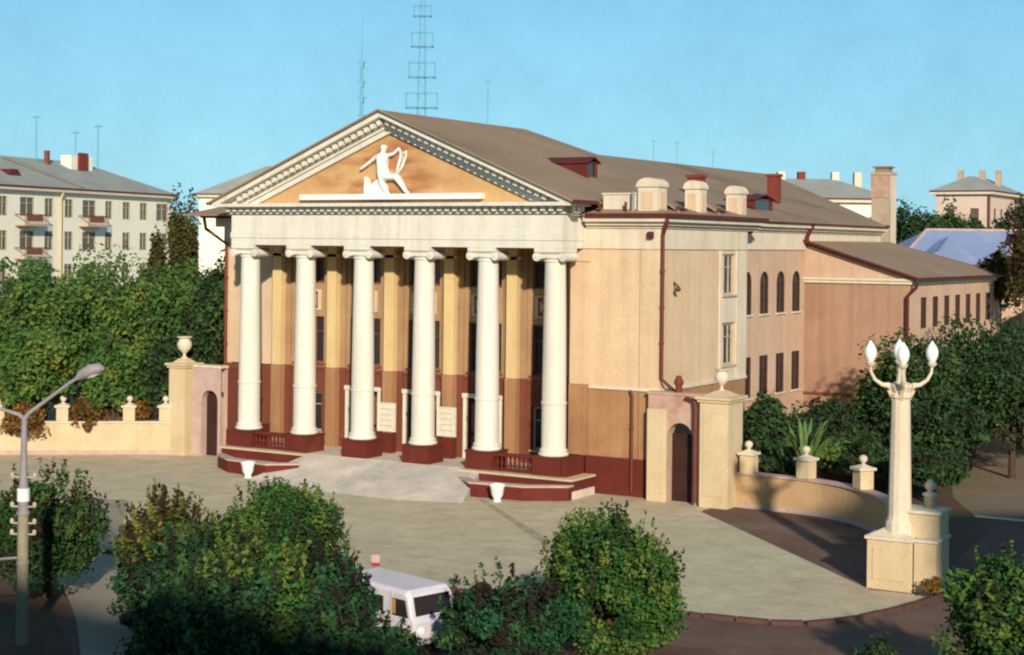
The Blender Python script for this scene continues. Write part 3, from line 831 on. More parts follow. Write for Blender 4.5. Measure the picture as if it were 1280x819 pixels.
dr.prism_y([(-1.10, 13.34), (-.10, 13.34), (-.22, 13.80), (-.62, 14.05), (-1.14, 13.72)], -.52, -.302)
for k in range(5): dr.tube([(-1.40 + k * .2, -.50, 13.36), (-1.36 + k * .16, -.47, 13.62)], .045, 6)
part('relief_drapery', dr, M['whitepaint'], TH)

# ---- roofs: slabs as closed meshes a little thick
def slab(tris, t=0.08):
    """closed sheet from a list of faces given as 3-D points"""
    mb = MB()
    for f in tris:
        n = len(f); top = [Vector(p) for p in f]; bot = [p - Vector((0, 0, t)) for p in top]
        mb.add(top + bot, [tuple(range(n)), tuple(range(n, 2 * n))[::-1]] + [((i + 1) % n, i, i + n, (i + 1) % n + n) for i in range(n)])
    return mb


RZ = 16.3
faces = [
    [(-13.9, .62, 12.42), (13.9, .62, 12.42), (0, 12, RZ)],
    [(13.9, .62, 12.42), (13.9, 11.9, 12.42), (0, 14.5, RZ), (0, 12, RZ)],
    [(13.9, 11.9, 12.42), (12.98, 12.0, 12.43), (0, 14.5, RZ)],
    [(12.98, 12.0, 12.43), (12.98, 33, 12.43), (0, 47, RZ), (0, 14.5, RZ)],
    [(-13.9, .62, 12.42), (0, 12, RZ), (0, 47, RZ), (-13.9, 33, 12.43)],
    [(12.98, 33, 12.43), (-13.9, 33, 12.43), (0, 47, RZ)],
]
part('roof', slab(faces), M['roof'], TH)
# portico gable roof
GZ = 17.22; EX, EZ = 10.35, 12.93
sg = (GZ - EZ) / EX
faces = [
    [(EX, -1.42, EZ), (EX, 2.4, EZ), (6.2, 12.5, GZ - 6.2 * sg), (0, 12, GZ), (0, -1.42, GZ)],
    [(-EX, 2.4, EZ), (-EX, -1.42, EZ), (0, -1.42, GZ), (0, 12, GZ), (-6.2, 12.5, GZ - 6.2 * sg)],
    [(6.2, 12.5, GZ - 6.2 * sg), (0, 20, RZ + .03), (0, 12, GZ)],
    [(-6.2, 12.5, GZ - 6.2 * sg), (0, 12, GZ), (0, 20, RZ + .03)],
]
part('gable_roof', slab(faces, .07), M['roof'], TH)
part('gable_gutter', MB().box(EX - .05, EX + .13, -1.40, .75, EZ - .10, EZ + .06).box(-EX - .13, -EX + .05, -1.40, 1.9, EZ - .10, EZ + .06), M['gutter'], TH)
# tin edging along the sloping front edge of the gable roof
for sx in (-1, 1):
    part('roof_edging', MB().tube([(sx * EX, -1.42, EZ - .01), (0, -1.42, GZ - .01)], .055, 6), M['roof'], TH)
pipe_part('downpipe', [(EX + .12, .72, EZ - .02), (EX + .25, .75, 12.60)], .08, M['gutter'], TH, joints=False)

# ---- attic posts with arched caps and low parapet
def attic_post(x, y, w, h, z=12.40):
    mb = MB().box(-w / 2, w / 2, -w / 2, w / 2, 0, h - .3)
    mb.box(-w / 2 - .07, w / 2 + .07, -w / 2 - .07, w / 2 + .07, h - .30, h - .20)
    p = part('attic_post', mb, M['pale'], TH, (x, y, z), bevel=.01)
    cp = MB(); r = w / 2 + .06; n = 8
    cp.prism_y([(-r * math.cos(PI * k / n), h - .198 + .30 * math.sin(PI * k / n)) for k in range(n + 1)][::-1], -r, r)
    part('arched_cap', cp, M['pale'], p)
    rc = MB().box(-w * .28, w * .28, -w / 2 - .03, -w / 2 - .001, .25, h - .5).box(w / 2 + .001, w / 2 + .03, -w * .28, w * .28, .25, h - .5)
    part('recess_panel', rc, M['cream'], p)
attic_post(12.75, 1.5, .95, 1.50)
attic_post(12.95, 5.6, .75, 1.55)
attic_post(12.95, 10.3, .75, 1.48)
part('attic_parapet', MB().box(10.45, 12.2, 1.25, 1.55, 12.30, 13.28).box(10.40, 12.21, 1.20, 1.60, 13.281, 13.36), M['pale'], TH)
part('parapet_vent', MB().tube([(12.05, 1.0, 12.5), (12.05, 1.0, 13.4)], .07, 8), M['steel'], TH)
part('parapet_vent', MB().tube([(11.75, .9, 12.5), (11.75, .9, 12.95)], .06, 8), M['gutter'], TH)
# dark upstand flaps between the posts, where the roof sheet turns up
for (y0, y1) in ((2.6, 4.3), (7.0, 8.7)):
    fl = slab([[(13.55, y0, 12.60), (13.0, y1, 12.60), (12.5, y1 - .2, 13.10), (12.7, y0 - .3, 13.25)]], .12)
    part('snow_guard', fl, M['roof'], TH)
    part('roof_flashing', MB().tube([(13.5, y0 - .1, 12.72), (13.0, y1 + .1, 12.66)], .10, 6), M['gutter'], TH)
# dormers with a dark opening and red tin cheeks
def dormer(x, y, zr, zt, w, back):
    """front faces +x at x; the ridge runs back into the roof"""
    c = MB()
    for yy in (y - w / 2, y + w / 2 - .05):
        c.prism_y([(x, zr), (x, zt), (x - back, zt + .02)], yy, yy + .05)
    d = part('dormer', c, M['gutter'], TH)
    part('dormer_roof', slab([[(x + .15, y - w / 2 - .12, zt + .02), (x + .15, y, zt + .30), (x - back, y, zt + .30), (x - back, y - w / 2 - .12, zt + .02)],
                              [(x + .15, y, zt + .30), (x + .15, y + w / 2 + .12, zt + .02), (x - back, y + w / 2 + .12, zt + .02), (x - back, y, zt + .30)]], .05), M['gutter'], d)
    part('dormer_opening', MB().box(x - .12, x - .06, y - w / 2 + .05, y + w / 2 - .05, zr - .1, zt), M['glass'], d)
    part('dormer_front', MB().box(x - .05, x + .02, y - w / 2 + .05, y - w / 2 + .20, zr - .1, zt).box(x - .05, x + .02, y + w / 2 - .2, y + w / 2 - .05, zr - .1, zt)
         .prism_y([(x - .02, zt)] * 1 + [(x + .02, zt), (x + .02, zt + .05), (x - .02, zt + .05)], y - w / 2, y + w / 2), M['pipe'], d)
dormer(7.15, 6.3, 14.15, 15.0, 1.1, 2.5)
dormer(11.1, 18.3, 13.05, 13.55, 2.6, 1.7)
def brick_chimney(x, y, z0, z1, a, b, m='brick', cap_='brick'):
    c = part('chimney', MB().box(-a / 2, a / 2, -b / 2, b / 2, 0, z1 - z0 - .16), M[m], TH, (x, y, z0))
    part('chimney_cap', MB().box(-a / 2 - .07, a / 2 + .07, -b / 2 - .07, b / 2 + .07, z1 - z0 - .16, z1 - z0), M[cap_], c)
brick_chimney(9.0, 14.3, 13.6, 14.75, .70, .70)
brick_chimney(9.0, 25.0, 13.6, 15.25, .62, .62)
brick_chimney(-10.3, 1.4 + .8, 12.5, 13.9, .5, .5, 'stack', 'stack')
# tall stack behind the annex
ST = part('tall_chimney', MB().box(-.62, .62, -.62, .62, 0, 15.9).box(-.70, .70, -.70, .70, 15.901, 16.1), M['stack'], TH, (9.75, 42.5, 0))
part('brick_collar', MB().box(-.66, .66, -.66, .66, 14.4, 15.898), mat('patched_red_brick', (.42, .20, .13), (.44, .36, .27), 2.6, bump=.4), ST)
part('corner_render', MB().box(.661, .69, -.60, .60, 0, 15.88), M['pale'], ST)
part('chimney_cap', MB().box(-.45, .45, -.45, .45, 16.102, 16.4).box(-.58, .58, -.58, .58, 16.402, 16.5), M['roof'], ST)

# ---- annex at the back right
XA = 18.16; YA = 21.3
ann = MB().panel(XM, XA, 0, 9.12)
for yc in (13.35, 15.6, 17.85, 20.1):
    for zz_ in (7.6, 3.4): part('window_sill', MB().box(XM + .001, XM + .09, yc - .68, yc + .68, zz_ - .09, zz_ - .002), M['pale'], TH)
part('annex_front_wall', ann, M['tan'], TH, (0, YA, 0))
part('annex_gable', MB().prism_y([(XM + .01, 9.45), (XA + .05, 9.45), (XM + .01, 11.2)], YA - .02, YA + .3), M['cream_pink'], TH)
part('annex_band', MB().box(XM + .01, XA + .12, YA - .12, YA + .3, 9.14, 9.30).box(XM + .01, XA + .20, YA - .2, YA + .3, 9.302, 9.44), M['pale'], TH)
aops = [(yc - YA - .475, yc - YA + .475, 6.75, 8.42) for yc in (23.7, 25.9, 28.1, 30.3, 32.5, 34.7, 36.9)]
part('annex_side_wall', MB().panel(0, 18.9, 0, 9.12, aops, .10), M['cream_pink'], TH, (XA, YA, 0), PI / 2)
for yc in (23.7, 25.9, 28.1, 30.3, 32.5, 34.7, 36.9):
    window(TH, (XA, yc, 6.75), PI / 2, .95, 1.67, False, 2, 2, 'frame_dark', sill=False, depth=.09, fw=.05, bar=.025)
part('annex_cornice', MB().box(XA - .2, XA + .16, YA + .302, 40.3, 9.13, 9.30).box(XA - .2, XA + .26, YA + .302, 40.3, 9.302, 9.44), M['pale'], TH)
part('annex_roof', slab([[(XA + .45, YA - .4, 9.47), (XA + .45, 40.6, 9.47), (12.5, 35.5, 11.42), (12.3, YA - .4, 11.42)],
                         [(XA + .45, 40.6, 9.47), (12.3, 41.5, 9.6), (12.3, 35.5, 11.42)]], .10), M['roof'], TH)
part('annex_gutter', MB().box(XA + .40, XA + .56, YA - .38, 40.6, 9.38, 9.50).tube([(XA + .5, YA - .45, 9.47), (12.35, YA - .45, 11.42)], .07, 6), M['gutter'], TH)
part('annex_rear_wall', MB().box(12.3, XA, 40.0, 40.25, 0, 9.3), M['cream_pink'], TH)
pipe_part('downpipe', [(XA + .48, YA - .3, 9.4), (XA + .42, YA - .3, 9.0), (XA - .1, YA - .16, 8.5), (XA - .1, YA - .16, 0.3)], .10, M['gutter'], TH)
part('annex_plinth', MB().box(XM + .02, XA + .1, YA - .1, YA - .002, 0, 1.2).box(XM + .02, XA - .3, YA - .06, YA - .003, 3.05, 3.2), M['dado_in'], TH)
# downpipes on the main block
pipe_part('downpipe', [(XC + .58, YW - .55, 12.3), (XC + .50, YW - .50, 11.95), (XC + .16, YW - .12, 11.5), (XC + .16, YW - .14, 5.25), (XC + .75, YW + .2, 4.62)], .085, M['pipe'], TH)
part('rain_hopper', MB().prism([(12.75, 1.0), (13.0, 1.0), (13.0, 1.18), (12.75, 1.18)], 11.35, 11.65), M['gutter'], TH)
pipe_part('downpipe', [(13.2, 12.2, 12.3), (13.2, 12.2, 12.1), (13.15, 10.95, 11.35), (13.15, 10.9, 11.2)], .09, M['pipe'], TH, joints=False)
pipe_part('downpipe', [(12.9, 12.1, 11.95), (12.9, 21.9, 11.9)], .001, M['pipe'], TH, joints=False) if False else None
pipe_part('downpipe', [(12.9, 21.0, 12.28), (12.55, 21.0, 11.6), (12.55, 21.05, 11.3)], .11, M['gutter'], TH, joints=False)
pipe_part('drain_pipe', [(11.95, YW - .14, 4.66), (12.10, YW - .22, 4.45), (12.10, YW - .24, 0.2)], .06, M['pipe'], TH)
part('wall_lamp', MB().tube([(XC + .02, 2.6, 9.42), (XC + .35, 2.3, 9.25)], .05, 6).lathe([(.05, 9.30), (.15, 9.10), (.04, 9.02)], 8, XC + .38, 2.25), M['pipe'], TH)

# ---- gates (arched walls joined to the theatre by one pillar each)
def pillar(parent, x0, x1, y0, y1, h, m, cap_m='fence'):
    p = part('gate_pillar', MB().box(x0, x1, y0, y1, 0, h), M[m], parent, bevel=.015)
    part('pillar_panel', MB().box(x0 + .18, x1 - .18, y0 - .03, y0 - .001, .5, h - .35), M[m], p)
    c = MB().box(x0 - .08, x1 + .08, y0 - .08, y1 + .08, h + .001, h + .12).box(x0 - .16, x1 + .16, y0 - .16, y1 + .16, h + .121, h + .24)
    a, b2, c2, d2, z = x0 + .1, x1 - .1, y0 + .1, y1 - .1, h + .241
    mx_, my_ = (x0 + x1) / 2, (y0 + y1) / 2
    c.add([(a, c2, z), (b2, c2, z), (b2, d2, z), (a, d2, z), (mx_ - .2, my_ - .2, z + .22), (mx_ + .2, my_ - .2, z + .22), (mx_ + .2, my_ + .2, z + .22), (mx_ - .2, my_ + .2, z + .22)],
          [(0, 1, 5, 4), (1, 2, 6, 5), (2, 3, 7, 6), (3, 0, 4, 7), (4, 5, 6, 7)])
    part('pillar_cap', c, M[cap_m], p)
    return mx_, my_, h + .46, p


def urn(parent, x, y, z, s=1.0):
    pr = [(.18, 0), (.20, .05), (.08, .12), (.07, .24), (.16, .34), (.32, .50), (.37, .68), (.34, .84), (.27, .92), (.26, .98), (.38, 1.06), (.38, 1.10), (.20, 1.10), (.05, 1.12)]
    return auto_smooth(part('urn', MB().lathe([(r * s, h * s) for r, h in pr], 20), M['pale'], parent, (x, y, z)))


# right gate
GR = root('arched_gateway', (14.5, .9, 0), 'stained arched gateway between theatre corner and tall yellow pillar with urn, downpipe in front', 'gateway', 'arched side gates')
def P(r): return (-r.location.x, -r.location.y, 0)
o = part('gate_wall', MB().panel(13.05, 15.66, 0, 4.62, [(13.98, 15.16, 0.0, 3.45, True)], back=.62), M['lilac'], GR, (P(GR)[0], P(GR)[1] + .70, 0))
part('gate_wall_top', MB().box(13.0, 15.66, .66, 1.36, 4.621, 4.74), M['lilac'], GR, P(GR))
part('jamb', MB().box(13.06, 13.97, .55, .698, 0, 4.0), M['fence'], GR, P(GR), bevel=.02)
part('arch_shade_sheet', MB().box(14.0, 15.14, 1.15, 1.22, 0.03, 2.95), M['dark'], GR, P(GR))
x, y, z, p = pillar(GR, 15.66, 16.95, .30, 1.9, 4.45, 'fence')
for ch in [p]: ch.location = P(GR)
urn(GR, x - 14.5, y - .9, z - .02, .85)
# the cut-stone vent pipe on top and the pipe that runs down the front
part('vent_stub', MB().lathe([(.16, 4.72), (.16, 5.05), (.22, 5.08), (.22, 5.2), (.1, 5.45)], 8, 14.35, 1.0), M['pipe'], GR, P(GR))
pipe_part('gate_downpipe', [(14.9, .55, 4.55), (15.35, .42, 4.5), (15.45, .35, 4.2), (15.45, .35, .15)], .08, M['pipe'], GR).location = P(GR)
# left gate
GL = root('arched_gateway', (-12.4, .3, 0), 'narrow arched gateway at far left of the theatre beside pillar bearing a white urn', 'gateway', 'arched side gates')
part('gate_wall', MB().panel(-12.95, -11.0, 0, 4.55, [(-12.32, -11.22, 0.0, 3.4, True)], back=.5), M['coping'], GL, (12.4, -.3 + .45, 0))
part('gate_wall_top', MB().box(-12.97, -10.98, .40, 1.0, 4.551, 4.68), M['pale'], GL, (12.4, -.3, 0))
part('arch_shade_sheet', MB().box(-12.3, -11.24, .85, .92, 0.03, 3.3), M['dark'], GL, (12.4, -.3, 0))  # dark sheet in place of the shaded depth of the open arch
part('return_wall', MB().box(-11.35, -11.0, .955, 2.75, 0, 4.5), M['dado_in'], GL, (12.4, -.3, 0))
x, y, z, p = pillar(GL, -14.05, -12.96, -.1, 1.0, 4.5, 'fence')
p.location = (12.4, -.3, 0)
urn(GL, x + 12.4, y - .3, z - .02, 1.05)


# ---- fences
def fence(name, pts, h, th, m, label, posts, group, ph=.95, cop='coping'):
    r = root(name, (pts[0][0], pts[0][1], 0), label, 'wall', group)
    off = (-pts[0][0], -pts[0][1], 0)
    L, R = [], []
    for i, p in enumerate(pts):
        a = Vector(pts[max(i - 1, 0)]); b = Vector(pts[min(i + 1, len(pts) - 1)]); d = (b - a).normalized(); nn = Vector((-d.y, d.x))
        L.append((p[0] + nn.x * th / 2, p[1] + nn.y * th / 2)); R.append((p[0] - nn.x * th / 2, p[1] - nn.y * th / 2))
    def strip(L, R, z0, z1):
        mb = MB(); n = len(L)
        vs = [(*a, z0) for a in L] + [(*a, z0) for a in R] + [(*a, z1) for a in L] + [(*a, z1) for a in R]
        fs = []
        for i in range(n - 1):
            fs += [(2 * n + i, 3 * n + i, 3 * n + i + 1, 2 * n + i + 1), (i, 2 * n + i, 2 * n + i + 1, i + 1), (n + i, n + i + 1, 3 * n + i + 1, 3 * n + i)]
        fs += [(0, n, 3 * n, 2 * n), (n - 1, 3 * n - 1, 4 * n - 1, 2 * n - 1)]
        return mb.add(vs, fs)
    part('wall_body', strip(L, R, 0, h), M[m], r, off)
    L2, R2 = [], []
    for a, b in zip(L, R):
        c = ((a[0] + b[0]) / 2, (a[1] + b[1]) / 2)
        L2.append((c[0] + (a[0] - c[0]) * 1.35, c[1] + (a[1] - c[1]) * 1.35)); R2.append((c[0] + (b[0] - c[0]) * 1.35, c[1] + (b[1] - c[1]) * 1.35))
    part('wall_coping', strip(L2, R2, h + .001, h + .09), M[cop], r, off)
    part('wall_foot', strip(L2, R2, 0, .22), M['coping'], r, off)
    for (x, y, a) in posts:
        q = part('post', MB().box(-.30, .30, -.30, .30, h + .092, h + ph), M['fence'], r, (x + off[0], y + off[1], 0), a, bevel=.015)
        part('post_cap', MB().box(-.38, .38, -.38, .38, h + ph + .001, h + ph + .1).add(
            [(-.30, -.30, h + ph + .1), (.30, -.30, h + ph + .1), (.30, .30, h + ph + .1), (-.30, .30, h + ph + .1), (0, 0, h + ph + .25)],
            [(0, 1, 4), (1, 2, 4), (2, 3, 4), (3, 0, 4)]), M['pale'], q)
        auto_smooth(part('ball_finial', MB().lathe([(.07, h + ph + .18), (.06, h + ph + .26), (.13, h + ph + .32), (.17, h + ph + .42), (.15, h + ph + .52), (.05, h + ph + .58)], 12), M['pale'], q))
    return r


lf = [(-13.9, .15), (-15.5, -.9), (-18.4, -3.1), (-21.5, -5.35), (-25, -7.8), (-30, -11.2)]
fence('boundary_wall', lf, 1.62, .40, 'fence', 'straight sunlit yellow boundary wall with ball-topped posts running left from the urn gateway',
      [(-14.25, -.1, .63), (-15.75, -1.15, .63), (-18.45, -3.15, .63), (-21.05, -5.0, .63), (-23.8, -7.0, .63)], 'plaza boundary walls', .82, 'pale')
rf = smooth_line([(16.95, 1.42), (19.6, 1.25), (21.3, .85), (23.0, -.25), (24.6, -2.1), (26.2, -4.9), (27.5, -8.0), (28.2, -9.9)], 5)
fence('boundary_wall', rf, 1.40, .40, 'fence_r', 'low tan curved boundary wall with posts between gateway pillar and lamp pedestal',
      [(17.45, 1.4, .0), (20.1, 1.15, -.2), (23.0, -.25, -.7)], 'plaza boundary walls', .85)


# ================================================================== candelabra lamp on its pedestal
LP = root('candelabra_lamp', (27.8, -10.8, 0), 'tall cream candelabra lamp with four white pear globes on stepped yellow pedestal', 'lamp')
lo = (-27.8, 10.8, 0)
a = part('pedestal', MB().box(26.92, 28.40, -11.42, -10.0, 0, 1.62), M['fence'], LP, lo, bevel=.02)
part('pedestal_panel', MB().box(27.12, 28.20, -11.45, -11.421, .35, 1.35), M['fence'], a)
cp = MB().box(26.86, 28.44, -11.48, -9.94, 1.621, 1.72)
cp.add([(26.95, -11.4, 1.72), (28.36, -11.4, 1.72), (28.36, -10.0, 1.72), (26.95, -10.0, 1.72), (27.6, -10.75, 2.10)], [(0, 1, 4), (1, 2, 4), (2, 3, 4), (3, 0, 4)])
part('pedestal_cap', cp, M['pale'], a)
a = part('side_pier', MB().box(28.445, 29.15, -11.36, -9.85, 0, 1.66).box(27.75, 29.12, -10.95, -9.83, 1.73, 2.50), M['fence'], LP, lo, bevel=.015)
part('pier_cap', MB().box(27.70, 29.18, -11.02, -9.78, 2.501, 2.60).box(28.44, 29.20, -11.42, -9.80, 1.662, 1.74), M['pale'], a)
sh = MB().lathe([(.46, 1.75), (.46, 2.15), (.40, 2.25), (.375, 2.4), (.30, 6.15), (.36, 6.2), (.36, 6.3), (.30, 6.35), (.40, 6.55), (.40, 6.62), (.16, 6.7), (.13, 7.0), (.16, 7.2), (.05, 7.28)], 12, 0, 0, .26)
part('lamp_shaft', sh, M['pale'], LP, (0, 0, 0))
fin = part('finial_post', MB().lathe([(.20, 2.6), (.20, 2.95), (.25, 2.98), (.25, 3.04), (.10, 3.08), (.09, 3.14), (.17, 3.22), (.18, 3.34), (.10, 3.44), (.03, 3.5)], 12, 28.55, -10.0), M['pale'], LP, lo, smooth=True)
R2 = Vector((.856, .517, 0)); F2 = Vector((-.517, .856, 0))
for dvec, rr in ((R2, 1.0), (-R2, 1.0), (F2 * .97 + R2 * .17, .95), (-F2 * .97 - R2 * .17, .95)):
    pts = [Vector((0, 0, 6.45)) + dvec * .25, Vector((0, 0, 6.58)) + dvec * .42, Vector((0, 0, 6.60)) + dvec * .62 * rr, Vector((0, 0, 6.76)) + dvec * .85 * rr, Vector((0, 0, 7.0)) + dvec * .98 * rr, Vector((0, 0, 7.22)) + dvec * rr]
    arm = auto_smooth(part('lamp_arm', MB().tube(pts, [.12, .10, .075, .06, .05, .05], 10), M['pale'], LP))
    part('arm_bracket', MB().prism_y([(.20, 6.1), (.30, 6.1), (.46, 6.42), (.24, 6.42)], -.06, .06), M['fence'], arm, (0, 0, 0), math.atan2(dvec.y, dvec.x))
    c = dvec * rr
    part('globe_holder', MB().lathe([(.05, 7.16), (.13, 7.24), (.16, 7.32), (.10, 7.34)], 12, c.x, c.y), M['pale'], arm)
    auto_smooth(part('globe', MB().lathe([(.08, 7.33), (.14, 7.41), (.185, 7.53), (.20, 7.64), (.18, 7.76), (.12, 7.88), (.06, 7.96), (.02, 8.03)], 20, c.x, c.y), M['opal'], arm))

# ================================================================== street lamp at the left
SL = root('street_lamp', (10.0, -31.4, 0), 'concrete pole street lamp with long slanting arm at the left edge of the photo', 'street lamp')
auto_smooth(part('concrete_pole', MB().lathe([(.17, 0), (.145, 3.6)], 16), M['concrete'], SL))
part('clamp_band', MB().lathe([(.18, 3.55), (.18, 3.62)], 16).lathe([(.175, 2.2), (.175, 2.26)], 16), M['steel'], SL)
part('insulator_sleeve', MB().lathe([(.17, 3.90), (.17, 4.25)], 14), M['whitepaint'], SL)
part('steel_pole', MB().lathe([(.14, 3.6), (.14, 3.9), (.13, 4.25), (.095, 4.7), (.075, 6.2)], 14), M['steel'], SL)
for z in (3.0, 3.3, 3.75, 4.55):
    part('cable_insulator', MB().tube([(-.28, -.14, z), (.28, .14, z)], .025, 6).lathe([(.045, z - .01), (.06, z + .06), (.03, z + .13)], 8, .28, .14).lathe([(.045, z - .01), (.06, z + .06), (.03, z + .13)], 8, -.28, -.14), M['frame_grey'], SL)
ar = part('lamp_arm', MB().tube([(0, 0, 6.1), (.10, .06, 6.28), (1.05, .62, 7.12), (1.25, .72, 7.26)], [.075, .06, .045, .05], 8), M['steel'], SL)
hd = MB().tube([(1.22, .70, 7.24), (1.36, .79, 7.36), (1.58, .92, 7.48), (1.78, 1.03, 7.54), (1.88, 1.09, 7.52)], [.06, .15, .18, .14, .04], 12)
auto_smooth(part('lamp_head', hd, M['steel'], SL))
part('lamp_glass', MB().tube([(1.38, .80, 7.30), (1.58, .92, 7.40), (1.76, 1.02, 7.46)], [.08, .13, .08], 10), M['opal'], SL)
part('lamp_arm', MB().tube([(0, 0, 6.1), (-.12, -.06, 6.24), (-.70, -.40, 6.45), (-2.1, -1.25, 7.3)], [.07, .055, .045, .045], 8), M['steel'], SL)
part('bracket_rod', MB().tube([(.12, .07, 2.38), (-1.6, -.95, 2.22)], .035, 6), M['steel'], SL)

# ================================================================== the white van
VN = root('white_van', (18.35, -25.7, 0), 'white box-shaped van parked beyond the foreground bushes, its nose to the right', 'van', rz=math.radians(-14))
def vbody():
    mb = MB()
    # side profile (x forward), extruded over y with rounded roof edges
    prof = [(-2.1, .45), (2.02, .45), (2.14, .62), (2.15, 1.12), (2.02, 1.28), (1.86, 1.95), (1.68, 2.10), (-1.95, 2.12), (-2.10, 1.98), (-2.14, .62)]
    secs = [(-.93, .0, 1.0), (-.99, .0, .985), (-.99, 0, .985)]
    ys = [-.92, -.80, .80, .92]
    n = len(prof); vs = []
    for y in ys:
        inset = 0.0 if abs(y) < .85 else .12
        for (x, z) in prof:
            zz = z - (inset if z > 1.9 else 0)
            xx = x * (1 - .012 * (inset > 0))
            vs.append((xx, y, zz))
    fs = [tuple(range(n))[::-1], tuple(range(3 * n, 4 * n))]
    for s in range(3):
        for i in range(n):
            j = (i + 1) % n
            fs.append((s * n + i, s * n + j, (s + 1) * n + j, (s + 1) * n + i))
    return mb.add(vs, fs)
part('body', vbody(), M['van'], VN, bevel=.04)
glass = [('windscreen', MB().add([(2.035, -.72, 1.30), (2.035, .72, 1.30), (1.885, .70, 1.90), (1.885, -.70, 1.90)], [(0, 1, 2, 3)]))]
part('windscreen', MB().prism_y([(2.028, 1.31), (2.05, 1.31), (1.91, 1.89), (1.885, 1.89)], -.74, .74), M['glass'], VN)
for sy in (-1, 1):
    ya, yb = (-.945, -.915) if sy < 0 else (.915, .945)
    part('cab_window', MB().prism_y([(1.05, 1.26), (1.86, 1.26), (1.70, 1.80), (1.05, 1.80)], ya, yb), M['glass'], VN)
    part('cab_door', MB().prism_y([(.98, .62), (1.90, .62), (1.90, 1.20), (.98, 1.20)], ya + .006, yb - .006), M['van'], VN)
    part('side_window', MB().box(-.05, .55, ya, yb, 1.30, 1.78), M['glass'], VN)
    part('door_seam', MB().box(.955, .965, ya - .003, yb + .003, .62, 2.0).box(-.60, -.59, ya - .003, yb + .003, .62, 1.9), M['steel'], VN)
    part('side_moulding', MB().box(-2.0, .93, ya - .004, yb + .004, 1.12, 1.17), M['steel'], VN)
    for wx in (-1.25, 1.15):
        w = part('wheel', MB().tube([(wx, sy * .70, .34), (wx, sy * .93, .34)], .34, 20), M['rubber'], VN)
        part('rim', MB().tube([(wx, sy * .92, .34), (wx, sy * .955, .34)], .19, 16), M['steel'], w)
    part('headlight', MB().tube([(2.13, sy * .62, .86), (2.18, sy * .62, .86)], .12, 14), M['opal'], VN)
part('curtain', MB().box(1.08, 1.22, -.955, -.946, 1.32, 1.78), M['orange'], VN)
part('number_plate', MB().box(-.26, .26, -.01, .01, .62, .74), M['coping'], VN, (2.16, 0, 0), PI / 2)
part('bumper', MB().box(2.13, 2.24, -.86, .86, .42, .58), M['steel'], VN, bevel=.02)
part('bumper', MB().box(-2.24, -2.14, -.86, .86, .42, .58), M['steel'], VN, bevel=.02)
part('roof_rib', MB().box(-1.8, 1.5, -.42, -.38, 2.11, 2.135).box(-1.8, 1.5, .38, .42, 2.11, 2.135), M['van'], VN) if False else None

VN.scale = (.78, .86, .84)
# road sign by the van
SG = root('road_sign', (16.7, -24.3, 0), 'small white plate with a red lower edge on a thin post behind the van', 'road sign')
part('post', MB().lathe([(.03, 0), (.03, 2.0)], 8), M['steel'], SG)
sp = part('sign_disc', MB().box(-.12, .12, -.02, .02, 2.02, 2.34), M['coping'], SG, (0, -.05, -.3), .5)
part('sign_strip', MB().box(-.122, .122, -.035, -.021, 2.02, 2.12), M['redsign'], sp)

# white urn-shaped litter bins at the ramp walls
bin_me = MB().lathe([(.16, 0), (.18, .06), (.13, .12), (.24, .30), (.29, .62), (.33, .70), (.33, .76), (.26, .76), (.22, .5)], 18).mesh('litter_bin', M['whitepaint'], True)
b1 = link('litter_bin', bin_me, None, (7.9, -3.35, 0)); tag(b1, 'white litter bin in front of the right red ramp wall', 'litter bin', 'white bins by the steps')
b2 = link('litter_bin', bin_me, None, (-5.3, -4.1, 0)); tag(b2, 'white litter bin at the left ramp wall, partly behind a dark tree', 'litter bin', 'white bins by the steps')
for b in (b1, b2): b.scale = (1.05, 1.05, 1.0)


